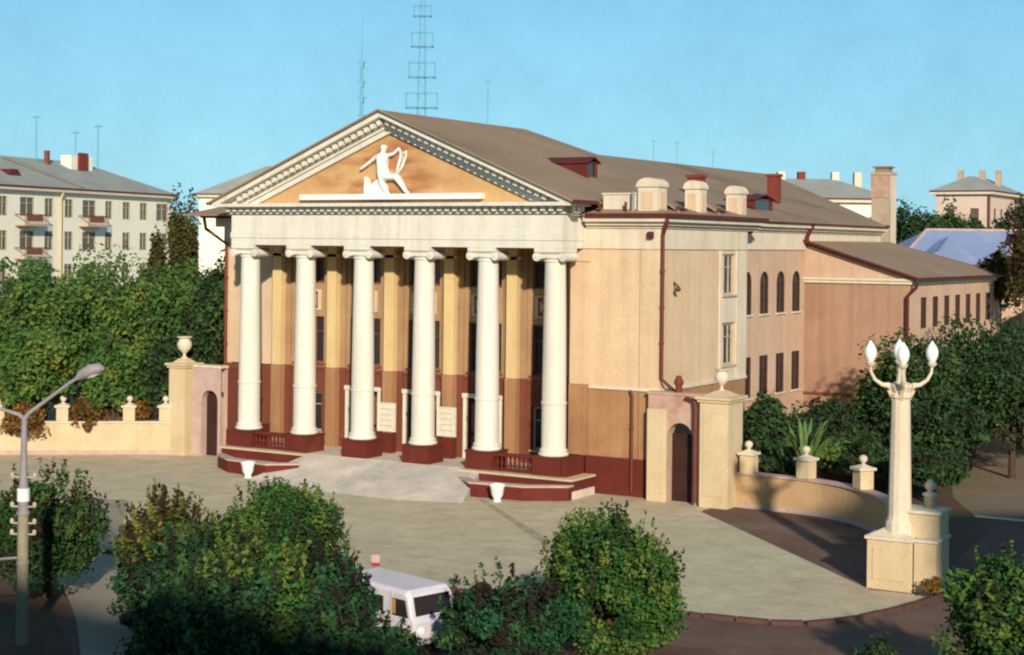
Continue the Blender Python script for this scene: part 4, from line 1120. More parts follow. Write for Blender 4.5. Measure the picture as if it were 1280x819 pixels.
# ================================================================== trees
def leaf_cloud(rx, ry, rz, nclump, nleaf, size, seed, zc=0.0, clump=.30, lumpy=.25, lean=(0, 0), hollow=.5, flat=.8, up=0.0, shoots=0):
    """crown as many small leaf-shaped faces in clumps; returns verts, quads, tone"""
    g = np.random.default_rng(seed)
    d = g.normal(size=(nclump, 3)); d /= np.linalg.norm(d, axis=1)[:, None]
    d[:, 2] = np.where(d[:, 2] < -.55, -d[:, 2] * .5, d[:, 2])
    lob = 1 + lumpy * (np.sin(d[:, 0] * 3.1 + seed) * np.cos(d[:, 1] * 2.7 + seed * 2) + .5 * np.sin(d[:, 2] * 5 + seed)) + g.normal(size=nclump) * lumpy * .35
    rad = (hollow + (1 - hollow) * g.random(nclump) ** .6) * lob
    cen = d * rad[:, None] * (1 - clump * .8) * np.array([rx, ry, rz])
    cs = clump * (.6 + .8 * g.random(nclump))
    tone_c = np.clip(g.normal(.48, .22, nclump), 0, 1)
    k = np.repeat(np.arange(nclump), nleaf)
    q = g.normal(size=(len(k), 3)); qn = q / np.linalg.norm(q, axis=1)[:, None]
    r = (.35 + .65 * g.random(len(k)) ** .5)
    sc = np.array([rx, ry, rz * flat]); sc = sc / sc.max() * max(rx, rz) 
    pos = cen[k] + qn * (r * cs[k])[:, None] * sc
    if shoots:      # upright young shoots that break the outline
        ds = g.normal(size=(shoots, 3)); ds /= np.linalg.norm(ds, axis=1)[:, None]; ds[:, 2] = np.abs(ds[:, 2]) * .9 + .05
        base = ds * np.array([rx, ry, rz]) * (.74 + .12 * g.random(shoots))[:, None]
        nl_ = 26
        ks = np.repeat(np.arange(shoots), nl_); tt = g.random(len(ks))
        ln = (.35 + .45 * g.random(shoots)) * (.5 + .5 * min(rx, 2.2) / 2.2)
        dirs = ds * .45 + np.array([0, 0, .9]) + g.normal(size=ds.shape) * .12
        ps = base[ks] + dirs[ks] * (tt * ln[ks])[:, None] + g.normal(size=(len(ks), 3)) * (.075 * (1.15 - tt))[:, None]
        pos = np.concatenate([pos, ps]); qn = np.concatenate([qn, ds[ks]])
        tone_s = np.where(g.random(shoots) < .45, .05, .85)
        k = np.concatenate([k, nclump + ks]); tone_c = np.concatenate([tone_c, tone_s])
    pos[:, 0] += lean[0] * pos[:, 2]; pos[:, 1] += lean[1] * pos[:, 2]
    pos[:, 2] += zc
    nrm = qn * .7 + g.normal(size=qn.shape) * .55 + np.array([0, 0, .25 + up]); nrm /= np.linalg.norm(nrm, axis=1)[:, None]
    t = np.cross(nrm, g.normal(size=nrm.shape)); t /= np.linalg.norm(t, axis=1)[:, None]
    b = np.cross(nrm, t)
    s = size * (.6 + .8 * g.random(len(k)))[:, None]
    V = np.stack([pos - t * s, pos - b * s * .55, pos + t * s, pos + b * s * .55], 1).reshape(-1, 3)
    tone = np.clip(tone_c[k] + g.normal(0, .09, len(k)), 0, 1)
    return V, tone


def leaf_mesh(name, V, tone, m):
    n = len(V) // 4
    me = bpy.data.meshes.new(name)
    me.vertices.add(len(V)); me.vertices.foreach_set('co', V.astype(np.float32).ravel())
    me.loops.add(n * 4); me.loops.foreach_set('vertex_index', np.arange(n * 4, dtype=np.int32))
    me.polygons.add(n); me.polygons.foreach_set('loop_start', np.arange(0, n * 4, 4, dtype=np.int32))
    me.polygons.foreach_set('loop_total', np.full(n, 4, dtype=np.int32))
    me.update(calc_edges=True)
    at = me.attributes.new('tone', 'FLOAT', 'FACE'); at.data.foreach_set('value', tone.astype(np.float32))
    me.materials.append(m)
    return me


def trunk_mesh(h, r, zc, rx, seed, nl=6, stems=1):
    g = random.Random(seed); mb = MB()
    for s in range(stems):
        ox, oy = (g.uniform(-.25, .25), g.uniform(-.25, .25)) if stems > 1 else (0, 0)
        top = (ox * 2 + g.uniform(-.2, .2) * rx, oy * 2 + g.uniform(-.2, .2) * rx, h)
        mid = (ox + g.uniform(-.06, .06), oy + g.uniform(-.06, .06), h * .5)
        mb.tube([(ox, oy, -.1), mid, top], [r / (1 + .4 * (stems - 1)), r * .7 / (1 + .4 * (stems - 1)), r * .25], 8)
        for i in range(nl):
            z = lerp(h * .45, h * .9, i / nl); a = g.uniform(0, 2 * PI); L = rx * g.uniform(.5, .8)
            mb.tube([(mid[0], mid[1], z), (mid[0] + math.cos(a) * L * .5, mid[1] + math.sin(a) * L * .5, z + L * .35), (mid[0] + math.cos(a) * L, mid[1] + math.sin(a) * L, z + L * .9)],
                    [r * .35, r * .2, r * .07], 6)
    return mb


def tree(name, x, y, ztop, zbot, w, m, label, group=None, nclump=60, nleaf=70, size=.10, seed=1, cat='tree', stems=1, wy=None, **kw):
    r = root(name, (x, y, 0), label, cat, group)
    zc = (ztop + zbot) / 2; rz = (ztop - zbot) / 2
    V, tone = leaf_cloud(w / 2, (wy or w) / 2, rz, nclump, nleaf, size, seed, zc, **kw)
    link('crown' if cat == 'tree' else 'foliage', leaf_mesh('crown', V, tone, M[m]), r)
    part('trunk', trunk_mesh(max(zc, ztop * .62), .035 * w + .04, zc, w / 2, seed, stems=stems), M['bark'], r)
    return r


# planted trees and bushes in front of the plaza
FG = 'trees along the near edge of the plaza'
tree('round_tree', 24.0, -23.7, 3.85, -.75, 4.3, 'leaf_bush', 'round bright green tree with brown tips standing alone right of the van', FG, 230, 190, .066, 3, clump=.20, lumpy=.12, wy=4.0, shoots=90)
tree('round_tree', 6.1, -26.9, 3.95, -.5, 3.9, 'leaf_mid_dark', 'round green tree just right of the concrete street lamp', FG, 190, 150, .07, 7, clump=.22, lumpy=.13, shoots=90)
tree('round_tree', 3.9, -31.2, 3.6, -.5, 3.6, 'leaf_mid_dark', 'dark round tree cut by the left edge, behind the concrete lamp pole', FG, 120, 120, .075, 9, clump=.25, shoots=60)
tree('shrub_tree', 9.9, -25.8, 3.35, .1, 2.9, 'leaf_yel', 'yellow-green leafy tree, smaller, left of the big dark tree', FG, 120, 120, .075, 13, clump=.24, lumpy=.3, shoots=90)
tree('broad_tree', 13.7, -25.2, 3.75, -.1, 4.7, 'leaf_bush', 'broad dark green tree with upright shoots hiding the left ramp', FG, 240, 180, .066, 17, clump=.20, lumpy=.18, shoots=90)
tree('broad_tree', 12.9, -28.3, 2.65, -.3, 4.0, 'leaf_deep', 'shaded dark green bushy tree below the yellow-green one', FG, 180, 130, .08, 19, clump=.24, shoots=60)
tree('broad_tree', 16.6, -29.9, 3.1, -.3, 4.0, 'leaf_bush', 'deep green tree at the bottom edge left of the van', FG, 170, 140, .075, 23, clump=.24, shoots=90)
tree('broad_tree', 17.3, -32.3, 2.9, -.3, 3.6, 'leaf_deep', 'bluish dark tree at the bottom edge below the yellow-green tree', FG, 150, 120, .08, 29, clump=.26, shoots=60)
tree('broad_tree', 20.4, -30.3, 1.75, -.3, 3.2, 'leaf_deep', 'low dark tree hiding the foot of the van', FG, 130, 110, .08, 31, clump=.26, shoots=60)
tree('broad_tree', 17.9, -28.3, 2.85, -.2, 2.6, 'leaf_deep', 'narrow dark tree hiding the rear of the van', FG, 110, 120, .07, 33, clump=.26, shoots=60)
tree('dark_bush', 22.7, -27.1, 2.6, -.3, 3.4, 'leaf_deep', 'low dark bush between the van and the round bright tree', FG, 190, 150, .07, 37, clump=.22, shoots=60)
tree('leafy_tree', 35.0, -24.8, 4.1, .0, 3.4, 'leaf_bush', 'bright leafed tree cut by the lower right corner', FG, 160, 130, .075, 41, clump=.22, shoots=90)
tree('low_shrub', 32.4, -26.6, 2.3, .0, 1.3, 'leaf_dark', 'small low shrub at the bottom edge left of the corner tree', FG, 60, 60, .07, 43, cat='shrub')
tree('low_shrub', 29.3, -11.9, .75, .0, .8, 'leaf_rust', 'tuft of reddish weeds at the foot of the lamp pedestal', None, 20, 50, .045, 47, cat='shrub')

# wood behind the left wall
WG = 'trees behind the left boundary wall'
woods = [(-24.9, 1.5, 9.0, 5.2, 'leaf_mid', 'tall mid green tree at the left edge behind the wall'),
         (-26.1, 5.4, 9.6, 5.6, 'leaf_mid', 'tall green tree under the middle of the pale apartment block'),
         (-23.6, 7.7, 9.4, 5.4, 'leaf_dark', 'darker tall tree right of the apartment downpipe'),
         (-20.9, 4.6, 9.1, 5.0, 'leaf_mid', 'rounded green tree above the second wall post'),
         (-17.9, 4.7, 9.7, 4.8, 'leaf_mid', 'green tree left of the gateway urn'),
         (-14.9, 4.6, 10.3, 4.6, 'leaf_dark', 'dark green tree beside the theatre left corner'),
         (-33.4, 8.3, 9.9, 6.4, 'leaf_mid', 'wide green tree in front of the apartment windows'),
         (-32.1, 13.7, 10.2, 6.2, 'leaf_mid', 'green tree below the right end of the apartment block'),
         (-23.3, 12.0, 10.4, 5.6, 'leaf_mid', 'light green tree below the dark cypress-like trees'),
         (-19.8, -3.9, 6.8, 4.0, 'leaf_mid', 'lower rounded green tree at the left edge near the wall'),
         (-17.2, -.8, 6.2, 3.8, 'leaf_mid', 'low green tree above the third wall post'),
         (-15.3, 1.6, 6.4, 3.6, 'leaf_dark', 'low dark tree just left of the gateway pillar'),
         (-22.5, -1.7, 6.0, 4.2, 'leaf_mid', 'low spreading tree near the left edge behind the wall'),
         (-28.5, 1.0, 8.4, 5.5, 'leaf_mid', 'leaning green tree cut by the left edge')]
for i, (x, y, zt, w, m, lab) in enumerate(woods):
    tree('wood_tree', x, y, zt, zt * .16, w, m, lab, WG, 120, 75, .15, 60 + i, clump=.24, lumpy=.3)
for i, (x, y, zt, w, lab) in enumerate(((-20.0, -4.4, 2.9, 2.6, 'rusty orange shrub behind the wall, leftmost'), (-17.7, -2.3, 3.1, 2.2, 'orange-brown shrub behind the wall between two posts'),
                                        (-15.9, -.3, 2.9, 2.0, 'small rusty shrub behind the wall nearest the gateway'))):
    tree('rust_shrub', x, y, zt, .6, w, 'leaf_rust', lab, 'rusty shrubs behind the left wall', 50, 50, .12, 90 + i, cat='shrub')
for i, (x, y, zt, w, lab) in enumerate(((-33.6, 22.1, 15.0, 2.2, 'tallest narrow brownish tree between the two pale apartment blocks'),
                                        (-34.6, 20.6, 12.0, 1.9, 'shorter narrow brown-green tree touching the apartment corner'))):
    tree('narrow_tree', x, y, zt, 2.5, w, 'leaf_brown', lab, 'narrow trees between the apartment blocks', 90, 70, .15, 100 + i, clump=.3, lumpy=.2)

# garden at the right
RG = 'trees in the theatre garden'
rts = [(15.0, 9.2, 4.3, .1, 3.0, 'leaf_dark', 'dark shrub against the theatre side wall'),
       (16.4, 13.4, 4.0, .1, 3.4, 'leaf_dark', 'dark low tree below the lower theatre windows'),
       (17.8, 17.2, 4.7, .1, 3.6, 'leaf_dark', 'dark tree in front of the brown annex wall'),
       (20.0, 16.4, 7.0, .4, 4.6, 'leaf_dark', 'tall dark tree behind the candelabra lamp'),
       (20.9, 23.6, 7.3, .4, 4.8, 'leaf_dark', 'tall dark tree in front of the annex windows'),
       (22.0, 29.0, 7.8, .4, 5.0, 'leaf_dark', 'tall dark tree at the far end of the annex'),
       (22.6, 12.6, 4.6, .3, 4.4, 'leaf_dark', 'spreading dark tree right of the candelabra lamp'),
       (24.6, 16.9, 6.3, .4, 4.6, 'leaf_dark', 'large dark tree cut by the right edge above the road'),
       (20.8, 9.9, 2.7, .1, 3.8, 'leaf_dark', 'low green bush behind the curved wall'),
       (18.6, 11.4, 1.9, .1, 3.6, 'leaf_mid', 'low rounded bush in the middle of the garden'),
       (17.6, 5.6, 2.0, .1, 2.6, 'leaf_dark', 'low dark bush nearest the curved wall'),
       (23.6, 6.8, 2.6, .1, 3.4, 'leaf_dark', 'low dark bush behind the lamp pedestal finial'),
       (26.4, 22.0, 6.6, .4, 5.0, 'leaf_dark', 'wide dark tree far along the street, right edge')]
for i, (x, y, zt, zb, w, m, lab) in enumerate(rts):
    tree('garden_tree', x, y, zt, zb, w, m, lab, RG, 95, 75, .13, 120 + i, clump=.26, lumpy=.3)


# arching pale plant behind the curved wall: long drooping fronds
def frond_plant(name, x, y, h, n, m, label, group, seed, spread=1.0):
    g = random.Random(seed); r = root(name, (x, y, 0), label, 'plant', group)
    for i in range(n):
        a = g.uniform(0, 2 * PI); L = spread * g.uniform(.5, 1.1); hh = h * g.uniform(.75, 1.08)
        mb = MB(); pts = []
        for k in range(7):
            t = k / 6; pts.append(Vector((math.cos(a) * L * t ** 1.6, math.sin(a) * L * t ** 1.6, hh * (t * 1.25 - .28 * t ** 3))))
        side = Vector((-math.sin(a), math.cos(a), 0))
        for k in range(6):
            w0 = .09 * math.sin(PI * (k + .4) / 7) + .02; w1 = .09 * math.sin(PI * (k + 1.4) / 7) + .01
            dz = Vector((0, 0, .04))
            mb.add([pts[k] - side * w0, pts[k] + dz, pts[k + 1] + dz, pts[k + 1] - side * w1], [(0, 1, 2, 3)])
            mb.add([pts[k] + dz, pts[k] + side * w0, pts[k + 1] + side * w1, pts[k + 1] + dz], [(0, 1, 2, 3)])
        part('leaf', mb, m, r)
    return r


M['frond'] = mat('pale_frond', (.13, .20, .06), (.06, .13, .04), 3.0)
frond_plant('fan_plant', 19.3, 3.2, 3.7, 26, M['frond'], 'pale green fountain-shaped plant rising above the curved wall post', None, 5, 1.3)


# street shrubs of the background right and the far wooded rise
FW = 'background trees by the far roofs'
fts = [(4.6, 66.0, 15.2, 8.5, 4.6, 'large dark tree right of the tall chimney'), (5.4, 72.4, 15.0, 9, 3.2, 'dark tree at the left of the far pink house'),
       (6.9, 75.2, 14.4, 9, 3.0, 'low dark tree in front of the far pink house'), (9.4, 75.6, 14.3, 9, 2.6, 'small dark tree under the far house downpipe'),
       (11.3, 76.0, 15.5, 9, 2.8, 'taller dark tree in front of the far house right part'), (18.1, 39.0, 11.6, 6.5, 1.9, 'thin ragged dark tree rising before the blue roof'),
       (20.6, 35.5, 13.0, 6.0, 1.9, 'ragged tree at the right edge before the blue roof')]
for i, (x, y, zt, zb, w, lab) in enumerate(fts):
    tree('far_tree', x, y, zt, zb, w, 'leaf_brown' if i > 4 else 'leaf_dark', lab, FW, 60, 60, .17, 150 + i, clump=.3, lumpy=.35)

# hills on the horizon
hill = MB(); hp = []
for k in range(41):
    a = lerp(-.2, 1.35, k / 40); R_ = 900
    hp.append((43 + R_ * -math.sin(a), -61 + R_ * math.cos(a), 14 + 5 * math.sin(k * .7) + 3 * math.sin(k * 1.9)))
for k in range(40):
    a_, b_ = hp[k], hp[k + 1]
    hill.add([(a_[0], a_[1], 0), (b_[0], b_[1], 0), b_, a_], [(0, 1, 2, 3)])
    ca, cb = (a_[0] * 1.5, a_[1] * 1.5 + 30, 0), (b_[0] * 1.5, b_[1] * 1.5 + 30, 0)
    hill.add([a_, b_, cb, ca], [(0, 1, 2, 3)])
struct('hills', hill, mat('hazy_hill', (.16, .15, .10), (.12, .13, .08), .02))


# ================================================================== background buildings
def block(name, loc, rz, L, D, zt, label, group, wall_m, roof_m, rows, xs, ww=1.3, wh=1.5, ridge=3.2, flat_end=True, gut='gutter', hip=5.0, over=.5, side=None, frame='frame_grey'):
    """apartment block; local x runs along the facade, outward is -y; rows = window sill heights, xs = window centres (x, w) """
    r = root(name, loc, label, 'building', group, rz)
    ops = []
    for z in rows:
        for x in xs: ops.append((x[0] - x[1] / 2, x[0] + x[1] / 2, z, z + wh))
    part('front_wall', MB().panel(0, L, 0, zt, ops, .2), M[wall_m], r)
    sops = []
    if side:
        for z in rows:
            for x in side: sops.append((x - .6, x + .6, z, z + wh))
    part('end_wall', MB().panel(0, D, 0, zt, sops, .2), M[wall_m], r, (L, 0, 0), PI / 2)
    part('rear_wall', MB().box(0, L - .01, D - .2, D, 0, zt), M[wall_m], r)
    part('end_wall', MB().box(0, .2, .25, D - .21, 0, zt), M[wall_m], r)
    for z in rows:
        for x in xs: window(r, (x[0], 0, z), 0, x[1], wh, False, 2 if x[1] > .9 else 1, 2, frame, 'glass2', depth=.10, fw=.08, bar=.06)
        if side:
            for x in side: window(r, (L, x, z), PI / 2, 1.2, wh, False, 2, 2, frame, 'glass2', depth=.18, fw=.10, bar=.07)
    part('eaves', MB().box(-over, L + over, -over, D + over, zt + .001, zt + .28), M['pale'], r)
    part('eaves_gutter', MB().box(-over - .08, L + over + .08, -over - .08, D + over + .08, zt + .281, zt + .42), M[gut], r)
    zz = zt + .43; o = over
    A, B, C, E_ = (-o, -o, zz), (L + o, -o, zz), (L + o, D + o, zz), (-o, D + o, zz)
    R1, R2_ = (hip, D / 2, zz + ridge), (L - hip, D / 2, zz + ridge)
    if D > L:
        R1, R2_ = (L / 2, hip, zz + ridge), (L / 2, D - hip, zz + ridge)
        part('roof', slab([[A, B, R1], [B, C, R2_, R1], [C, E_, R2_], [E_, A, R1, R2_]], .08), M[roof_m], r)
        return r
    part('roof', slab([[A, B, R2_, R1], [B, C, R2_], [C, E_, R1, R2_], [E_, A, R1]], .08), M[roof_m], r)
    return r


M['roof_grey'] = mat('grey_sheet_roof', (.33, .34, .30), (.26, .27, .25), .4, c3=(.38, .36, .31), spot=.55, seams=.1)
M['roof_blue'] = mat('blue_grey_sheet_roof', (.25, .30, .47), (.20, .26, .42), .5, c3=(.38, .38, .46), spot=.56)
M['apart'] = mat('pale_yellow_white_render', (.84, .82, .68), (.78, .75, .60), .4, bump=.1, c3=(.70, .66, .56), spot=.56)
M['far_pink'] = mat('far_pink_render', (.62, .50, .42), (.54, .42, .34), .3)

# left apartment block, its facade running away to the right
ang = 0.5427 - (PI / 2 - math.radians(20)) + PI / 2          # heading of the facade
d = Vector((math.cos(.5427) * math.sin(math.radians(20)) - math.sin(.5427) * math.cos(math.radians(20)),
            math.sin(.5427) * math.sin(math.radians(20)) + math.cos(.5427) * math.cos(math.radians(20)), 0))
rzA = math.atan2(d.y, d.x)
end = Vector((-71.6, 61.5, 0))
LA = 52.0
o0 = end - d * LA
xsA = []
for t, w in ((1.6, 1.7), (5.0, 1.0), (8.0, 1.0), (11.0, .9), (14.2, 1.7), (17.4, 1.0), (20.4, 1.0), (23.6, 1.6), (27.0, 1.0), (30.6, 1.0), (33.4, .9), (36.2, 1.6), (39.6, .9), (42.0, 1.0), (45.0, 1.0)):
    xsA.append((LA - t - .2, w * 1.25))
AP = block('apartment_building', (o0.x, o0.y, 0), rzA, LA, 12.5, 15.4, 'long pale apartment block with balconies and grey roof at far left', 'pale apartment blocks', 'apart', 'roof_grey',
           [1.0, 4.05, 7.1, 10.1, 13.1], xsA, wh=1.75, ridge=3.0, hip=7.0, side=(3, 6, 9), frame='frame_grey')
for (t, z, w) in ((14.4, 12.45, 3.4), (23.8, 12.40, 3.4), (23.8, 9.45, 3.4)):
    x = LA - t
    bc = part('balcony', MB().box(x - w / 2, x + w / 2, -1.1, -.002, z - .15, z), M['coping'], AP)
    part('balcony_rail', MB().box(x - w / 2, x + w / 2, -1.1, -1.05, z + .82, z + .90).box(x - w / 2, x - w / 2 + .05, -1.049, -.01, z + .82, z + .90).box(x + w / 2 - .05, x + w / 2, -1.049, -.01, z + .82, z + .90), M['pipe'], bc)
    bars = MB()
    for k in range(17):
        xx = x - w / 2 + .04 + (w - .1) * k / 16
        bars.box(xx, xx + .035, -1.09, -1.06, z + .001, z + .82)
    part('rail_bars', bars, M['pipe'], bc)
    part('rail_cloth', MB().box(x - w * .42, x + w * .25, -1.13, -1.105, z + .25, z + .80), M['frame_brown'], bc)
part('downpipe', MB().tube([(LA - 19.0, -.5, 15.6), (LA - 19.0, -.15, 14.8), (LA - 19.0, -.15, .2)], .12, 8), M['fence'], AP)
for t, w_, dd, h_ in ((9.6, 3.6, 1.2, 1.9), ):
    cs = part('chimney', MB().box(LA - t - w_ / 2, LA - t + w_ / 2, 4.2, 5.4, 16.5, 19.3), M['apart'], AP)
    part('chimney_brick', MB().box(LA - t - .75, LA - t + .75, 4.0, 4.19, 16.9, 19.6), M['brick'], cs)
part('dormer', MB().prism_y([(LA - 24.4, 16.7), (LA - 22.4, 16.7), (LA - 23.0, 17.35), (LA - 24.0, 17.35)], 1.6, 4.0), M['gutter'], AP)
part('roof_seam', slab([[(LA - 20.2, 5.6, 18.66), (LA - 19.9, 5.6, 18.66), (LA - 15.7, -.4, 15.98), (LA - 16.0, -.4, 15.98)]], .04), M['roof'], AP)
part('vent_pipe', MB().box(LA - 14.2, LA - 13.8, 4.9, 5.3, 17.8, 19.6), M['frame_brown'], AP)
# roof aerials
def aerial(x, y, z0, z1, label, group='roof aerials', arms=2, r=.035, m='mast', wid=.9):
    rt = root('roof_aerial', (x, y, z0), label, 'aerial', group)
    part('rod', MB().tube([(0, 0, 0), (0, 0, z1 - z0)], r, 6), M[m], rt)
    for k in range(arms):
        zz = (z1 - z0) * (.95 - .14 * k)
        part('crossbar', MB().tube([(-wid * (.5 - .1 * k), 0, zz), (wid * (.5 - .1 * k), 0, zz)], r * .7, 5), M[m], rt)
def on_block(t, yy):
    p = o0 + d * (LA - t) + Vector((-d.y, d.x, 0)) * yy
    return p.x, p.y
for t, zb, zt_, lab in ((24.2, 17.2, 21.9, 'roof aerial above the dormer of the left apartment block'), (14.6, 18.5, 23.0, 'tall roof aerial left of the apartment chimney'),
                        (8.3, 18.0, 21.9, 'roof aerial just right of the apartment chimney'), (2.0 + 2.5, 17.2, 22.9, 'rightmost tall aerial on the left apartment block')):
    x, y = on_block(t, 5.9)
    aerial(x, y, zb, zt_, lab, r=.07, wid=1.2, arms=1)
aerial(0, 8.2, 17.1, 19.55, 'thin bare rod standing on the front ridge of the theatre', 'theatre roof aerials', 1, .035, wid=.25)
aerial(0, 27.6, 16.2, 17.6, 'left of the three small aerials on the rear theatre ridge', 'theatre roof aerials', 1, .03, wid=.3)
aerial(0, 31.0, 16.2, 17.7, 'middle of the three small aerials on the rear theatre ridge', 'theatre roof aerials', 1, .03, wid=.3)
aerial(0, 36.6, 16.2, 17.4, 'right of the three small aerials on the rear theatre ridge', 'theatre roof aerials', 1, .03, wid=.3)

# second apartment block just left of the theatre
e2 = Vector((-87.0, 80.5, 0))
B2 = block('apartment_building', (-86.3, 81.9, 0), .5427, 34, 12, 16.3, 'second pale apartment block whose corner shows just left of the gable', 'pale apartment blocks', 'apart', 'roof_grey',
           [.9, 4.3, 7.6, 11.0], [(5.5 + 3.6 * k, 1.3) for k in range(8)], wh=1.7, ridge=3.6, hip=7.0, frame='frame_brown')
part('chimney', MB().box(9.5, 10.3, 4.5, 5.3, 18, 20.6), M['stack'], B2)

# right background houses
Rv = Vector((.856, .517, 0)); Fv = Vector((-.517, .856, 0))
def heading(deg): return .5427 + math.radians(deg)
C1 = block('apartment_building', (-13.9, 78.2, 0), heading(3), 12.5, 11, 15.3, 'white apartment block partly hidden behind the tall theatre chimney', 'apartment blocks on the right skyline', 'apart', 'roof_grey',
           [1.0, 4.2, 7.4, 10.6 + 2], [(1.5 + 2.4 * k, 1.1) for k in range(5)], wh=1.4, ridge=2.0, hip=4.0, frame='frame_brown')
for x in (3.0, 5.0, 8.3, 10.5):
    part('chimney', MB().box(x, x + .7, 5.2, 5.9, 16.4, 18.4), M['brick' if x == 5.0 else 'pale'], C1)
D1 = block('apartment_building', (-7.0, 111.7, 0), heading(-30), 5.8, 14, 17.0, 'far pink apartment house on the right skyline with long side wall', 'apartment blocks on the right skyline', 'far_pink', 'roof_grey',
           [9.0, 14.2], [(1.6, .9), (4.2, .9)], wh=1.3, ridge=1.7, hip=3.0, side=(2.5, 5.5, 8.5, 11.5), frame='frame_brown')
for (x, y) in ((1.0, 5.0), (3.0, 6.5), (4.4, 8.2)):
    part('chimney', MB().box(x, x + .6, y, y + .6, 18.0, 19.9), M['stack'], D1)
part('downpipe', MB().tube([(5.78, -.15, 17.0), (5.78, -.15, .3)], .12, 8), M['pipe'], D1)
D2 = block('apartment_building', (1.4, 124.0, 0), heading(-8), 22, 10, 16.8, 'farther pink block continuing the right skyline to the edge', 'apartment blocks on the right skyline', 'far_pink', 'roof_grey',
           [9.0, 13.8], [(1.4 + 2.8 * k, 1.0) for k in range(7)], wh=1.3, ridge=2.0, hip=3.0, frame='frame_brown')
# the blue-roofed long low house
E1 = root('blue_roof_house', (9.2, 51.5, 0), 'low long house with blue-grey hipped sheet roof behind the annex', 'house', rz=heading(2))
part('wall', MB().panel(0, 36, 0, 9.7, [(1.0 + 2.2 * k, 2.1 + 2.2 * k, 7.9, 9.2) for k in range(11)], .2), M['cream_pink'], E1)
for k in range(11): window(E1, (1.55 + 2.2 * k, 0, 7.9), 0, 1.1, 1.3, False, 2, 1, 'frame_brown', 'glass2')
part('side_wall', MB().box(0, .2, .25, 9, 0, 9.7), M['cream_pink'], E1)
part('eaves', MB().box(-1.5, 36.5, -.5, 9.5, 9.71, 9.95), M['gutter'], E1)
zz = 9.96
part('roof', slab([[(-1.5, -.5, zz), (36.5, -.5, zz), (33, 4.8, 12.45), (2.2, 4.8, 12.45)], [(-1.5, -.5, zz), (2.2, 4.8, 12.45), (-1.5, 9.5, zz)],
                   [(-1.5, 9.5, zz), (2.2, 4.8, 12.45), (33, 4.8, 12.45), (36.5, 9.5, zz)], [(36.5, -.5, zz), (36.5, 9.5, zz), (33, 4.8, 12.45)]], .08), M['roof_blue'], E1)
part('roof_gable', slab([[(-.2, -1.2, zz + .1), (1.3, -1.2, 10.9), (3.4, 3.2, 12.0), (1.8, 3.0, 11.3)]], .05), M['roof_blue'], E1)
for a_, b_ in (((-1.5, -.5, zz), (2.2, 4.8, 12.47)), ((6.6, -.5, zz + .04), (8.8, 4.8, 12.47)), ((2.2, 4.8, 12.48), (33, 4.8, 12.48))):
    part('ridge_strip', MB().tube([a_, b_], .11, 6), M['coping'], E1)
part('dormer', MB().prism_y([(7.3, 11.4), (8.9, 11.4), (8.1, 12.2)], 2.2, 4.6), M['gutter'], E1)
# orange-brown house corner at the right edge
H1 = root('brown_house', (19.5, 46.0, 0), 'orange-brown house wall showing at the right edge beyond the annex', 'house')
part('wall', MB().panel(0, 16, 0, 8.6, [(2 + 3 * k, 3.2 + 3 * k, 5.2, 6.8) for k in range(4)], .2), M['tan'], H1)
for k in range(4): window(H1, (2.6 + 3 * k, 0, 5.2), 0, 1.2, 1.6, False, 2, 2, 'frame_brown')
part('side_wall', MB().box(0, .2, .25, 12, 0, 8.6), M['tan'], H1)
part('roof', slab([[(-.4, -.5, 8.62), (16.4, -.5, 8.62), (13, 6, 10.3), (3, 6, 10.3)], [(-.4, -.5, 8.62), (3, 6, 10.3), (-.4, 12.5, 8.62)], [(-.4, 12.5, 8.62), (3, 6, 10.3), (13, 6, 10.3), (16.4, 12.5, 8.62)]], .1), M['roof'], H1)

# ================================================================== masts
TV = root('television_mast', (-137.1, 202.6, 0), 'hazy blue television mast with stacked square platforms behind the gable', 'mast', rz=.5427)
leg = MB()
for sx, sy in ((-1, -1), (1, -1), (1, 1), (-1, 1)):
    leg.tube([(sx * 1.2, sy * 1.2, 0), (sx * .75, sy * .75, 42), (sx * .25, sy * .25, 66)], .10, 5)
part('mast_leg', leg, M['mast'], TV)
br = MB()
for k in range(44):
    z0 = k * 1.5; s0 = lerp(1.2, .3, k / 44); z1 = z0 + 1.5; s1 = lerp(1.2, .3, (k + 1) / 44); q = 1 if k % 2 else -1
    br.tube([(-s0 * q, -s0, z0), (s1 * q, -s1, z1)], .045, 4); br.tube([(s0, -s0 * q, z0), (s1, s1 * q, z1)], .045, 4)
part('lattice_brace', br, M['mast'], TV)
for (z0, z1, w) in ((38.2, 41.1, 3.1), (44.3, 47.2, 2.6), (50.4, 53.2, 2.1), (56.5, 58.5, 1.7), (61, 62.5, 1.2)):
    pl = MB()
    for z, r_ in ((z0, .13), (z1, .06)):
        pl.tube([(-w, -w * .5, z), (w, -w * .5, z)], r_, 5); pl.tube([(-w, w * .5, z), (w, w * .5, z)], r_, 5)
        pl.tube([(-w, -w * .5, z), (-w, w * .5, z)], r_, 5); pl.tube([(w, -w * .5, z), (w, w * .5, z)], r_, 5)
    for sx in (-1, 1):
        for sy in (-.5, .5): pl.tube([(sx * w, sy * w, z0), (sx * w, sy * w, z1)], .07, 5)
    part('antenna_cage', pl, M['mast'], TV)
RM = root('radio_mast', (-111.5, 148.0, 0), 'slim blue radio mast with bare pointed tip behind the left gable slope', 'mast', rz=.3)
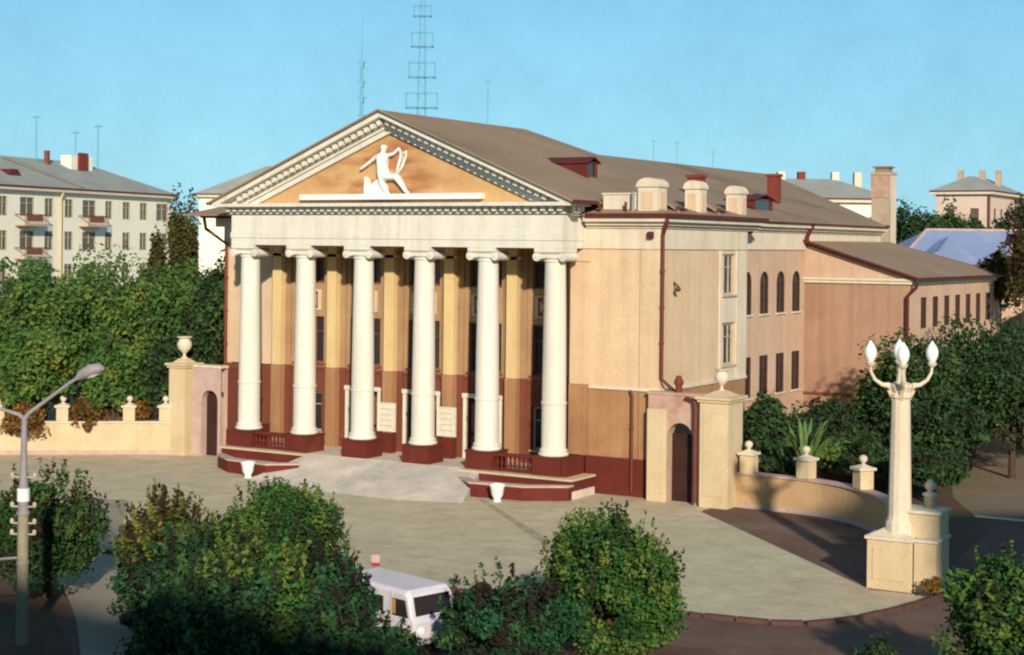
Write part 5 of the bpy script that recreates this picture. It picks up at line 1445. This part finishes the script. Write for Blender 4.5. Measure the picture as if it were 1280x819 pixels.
part('mast_pole', MB().tube([(0, 0, 0), (0, 0, 40.5)], [.40, .28], 6).tube([(0, 0, 40.5), (0, 0, 48)], [.10, .04], 5), M['mast'], RM)
for z in (31.8, 34.6, 37.2, 40.4): part('mast_antenna', MB().tube([(-.75, 0, z), (.75, 0, z)], .10, 5).box(-.3, .3, -.3, .3, z - .9, z), M['mast'], RM)

# ================================================================== buildings on the near side of the square (unseen, set and sized for the shade they cast)
NB = root('apartment_building', (45.2, -31.0, 0), 'unseen apartment house right of the square, turned to the sun for its shade', 'building', 'unseen shade-casting houses on the near side of the square', rz=math.radians(38.5))
nx = [(2.0 + 3.2 * k, 1.5) for k in range(9)]
ops = [(x - .75, x + .75, z, z + 1.6) for x, _ in nx for z in (1.2, 4.4, 7.6, 10.8)]
part('front_wall', MB().panel(-30, 0, 0, 15.0, [(-b, -a, c, dd) for a, b, c, dd in ops], .2), M['cream'], NB, rz=PI)  # front of the unseen shade-casting house
part('unseen_west_wall', MB().box(0, .3, -12, -.21, 0, 15.0), M['cream'], NB)
part('unseen_back_wall', MB().box(0, 30, -12.3, -12.01, 0, 15.0).box(29.7, 30, -12, -.21, 0, 15.0), M['cream'], NB)
part('roof', slab([[(-.3, .3, 15.05), (-.3, -12.6, 15.05), (30.3, -12.6, 15.05), (30.3, .3, 15.05)]], .3), M['roof'], NB)  # roof of the unseen shade-casting house
CB_H = 17.3
CB = root('apartment_building', (-40.0, -64.0, 0), 'unseen apartment house behind the viewpoint, sized to shade the foreground', 'building', 'unseen shade-casting houses on the near side of the square')
part('front_wall', MB().box(0, 90, -.3, 0, 0, CB_H), M['cream'], CB)  # front of the unseen house that shades the foreground
part('unseen_other_walls', MB().box(0, 90, -12.3, -12, 0, CB_H).box(0, .3, -11.99, -.301, 0, CB_H).box(89.7, 90, -11.99, -.301, 0, CB_H), M['cream'], CB)
part('roof', slab([[(-.3, .3, CB_H + .05), (-.3, -12.6, CB_H + .05), (90.3, -12.6, CB_H + .05), (90.3, .3, CB_H + .05)]], .3), M['roof'], CB)  # roof of the unseen house that shades the foreground
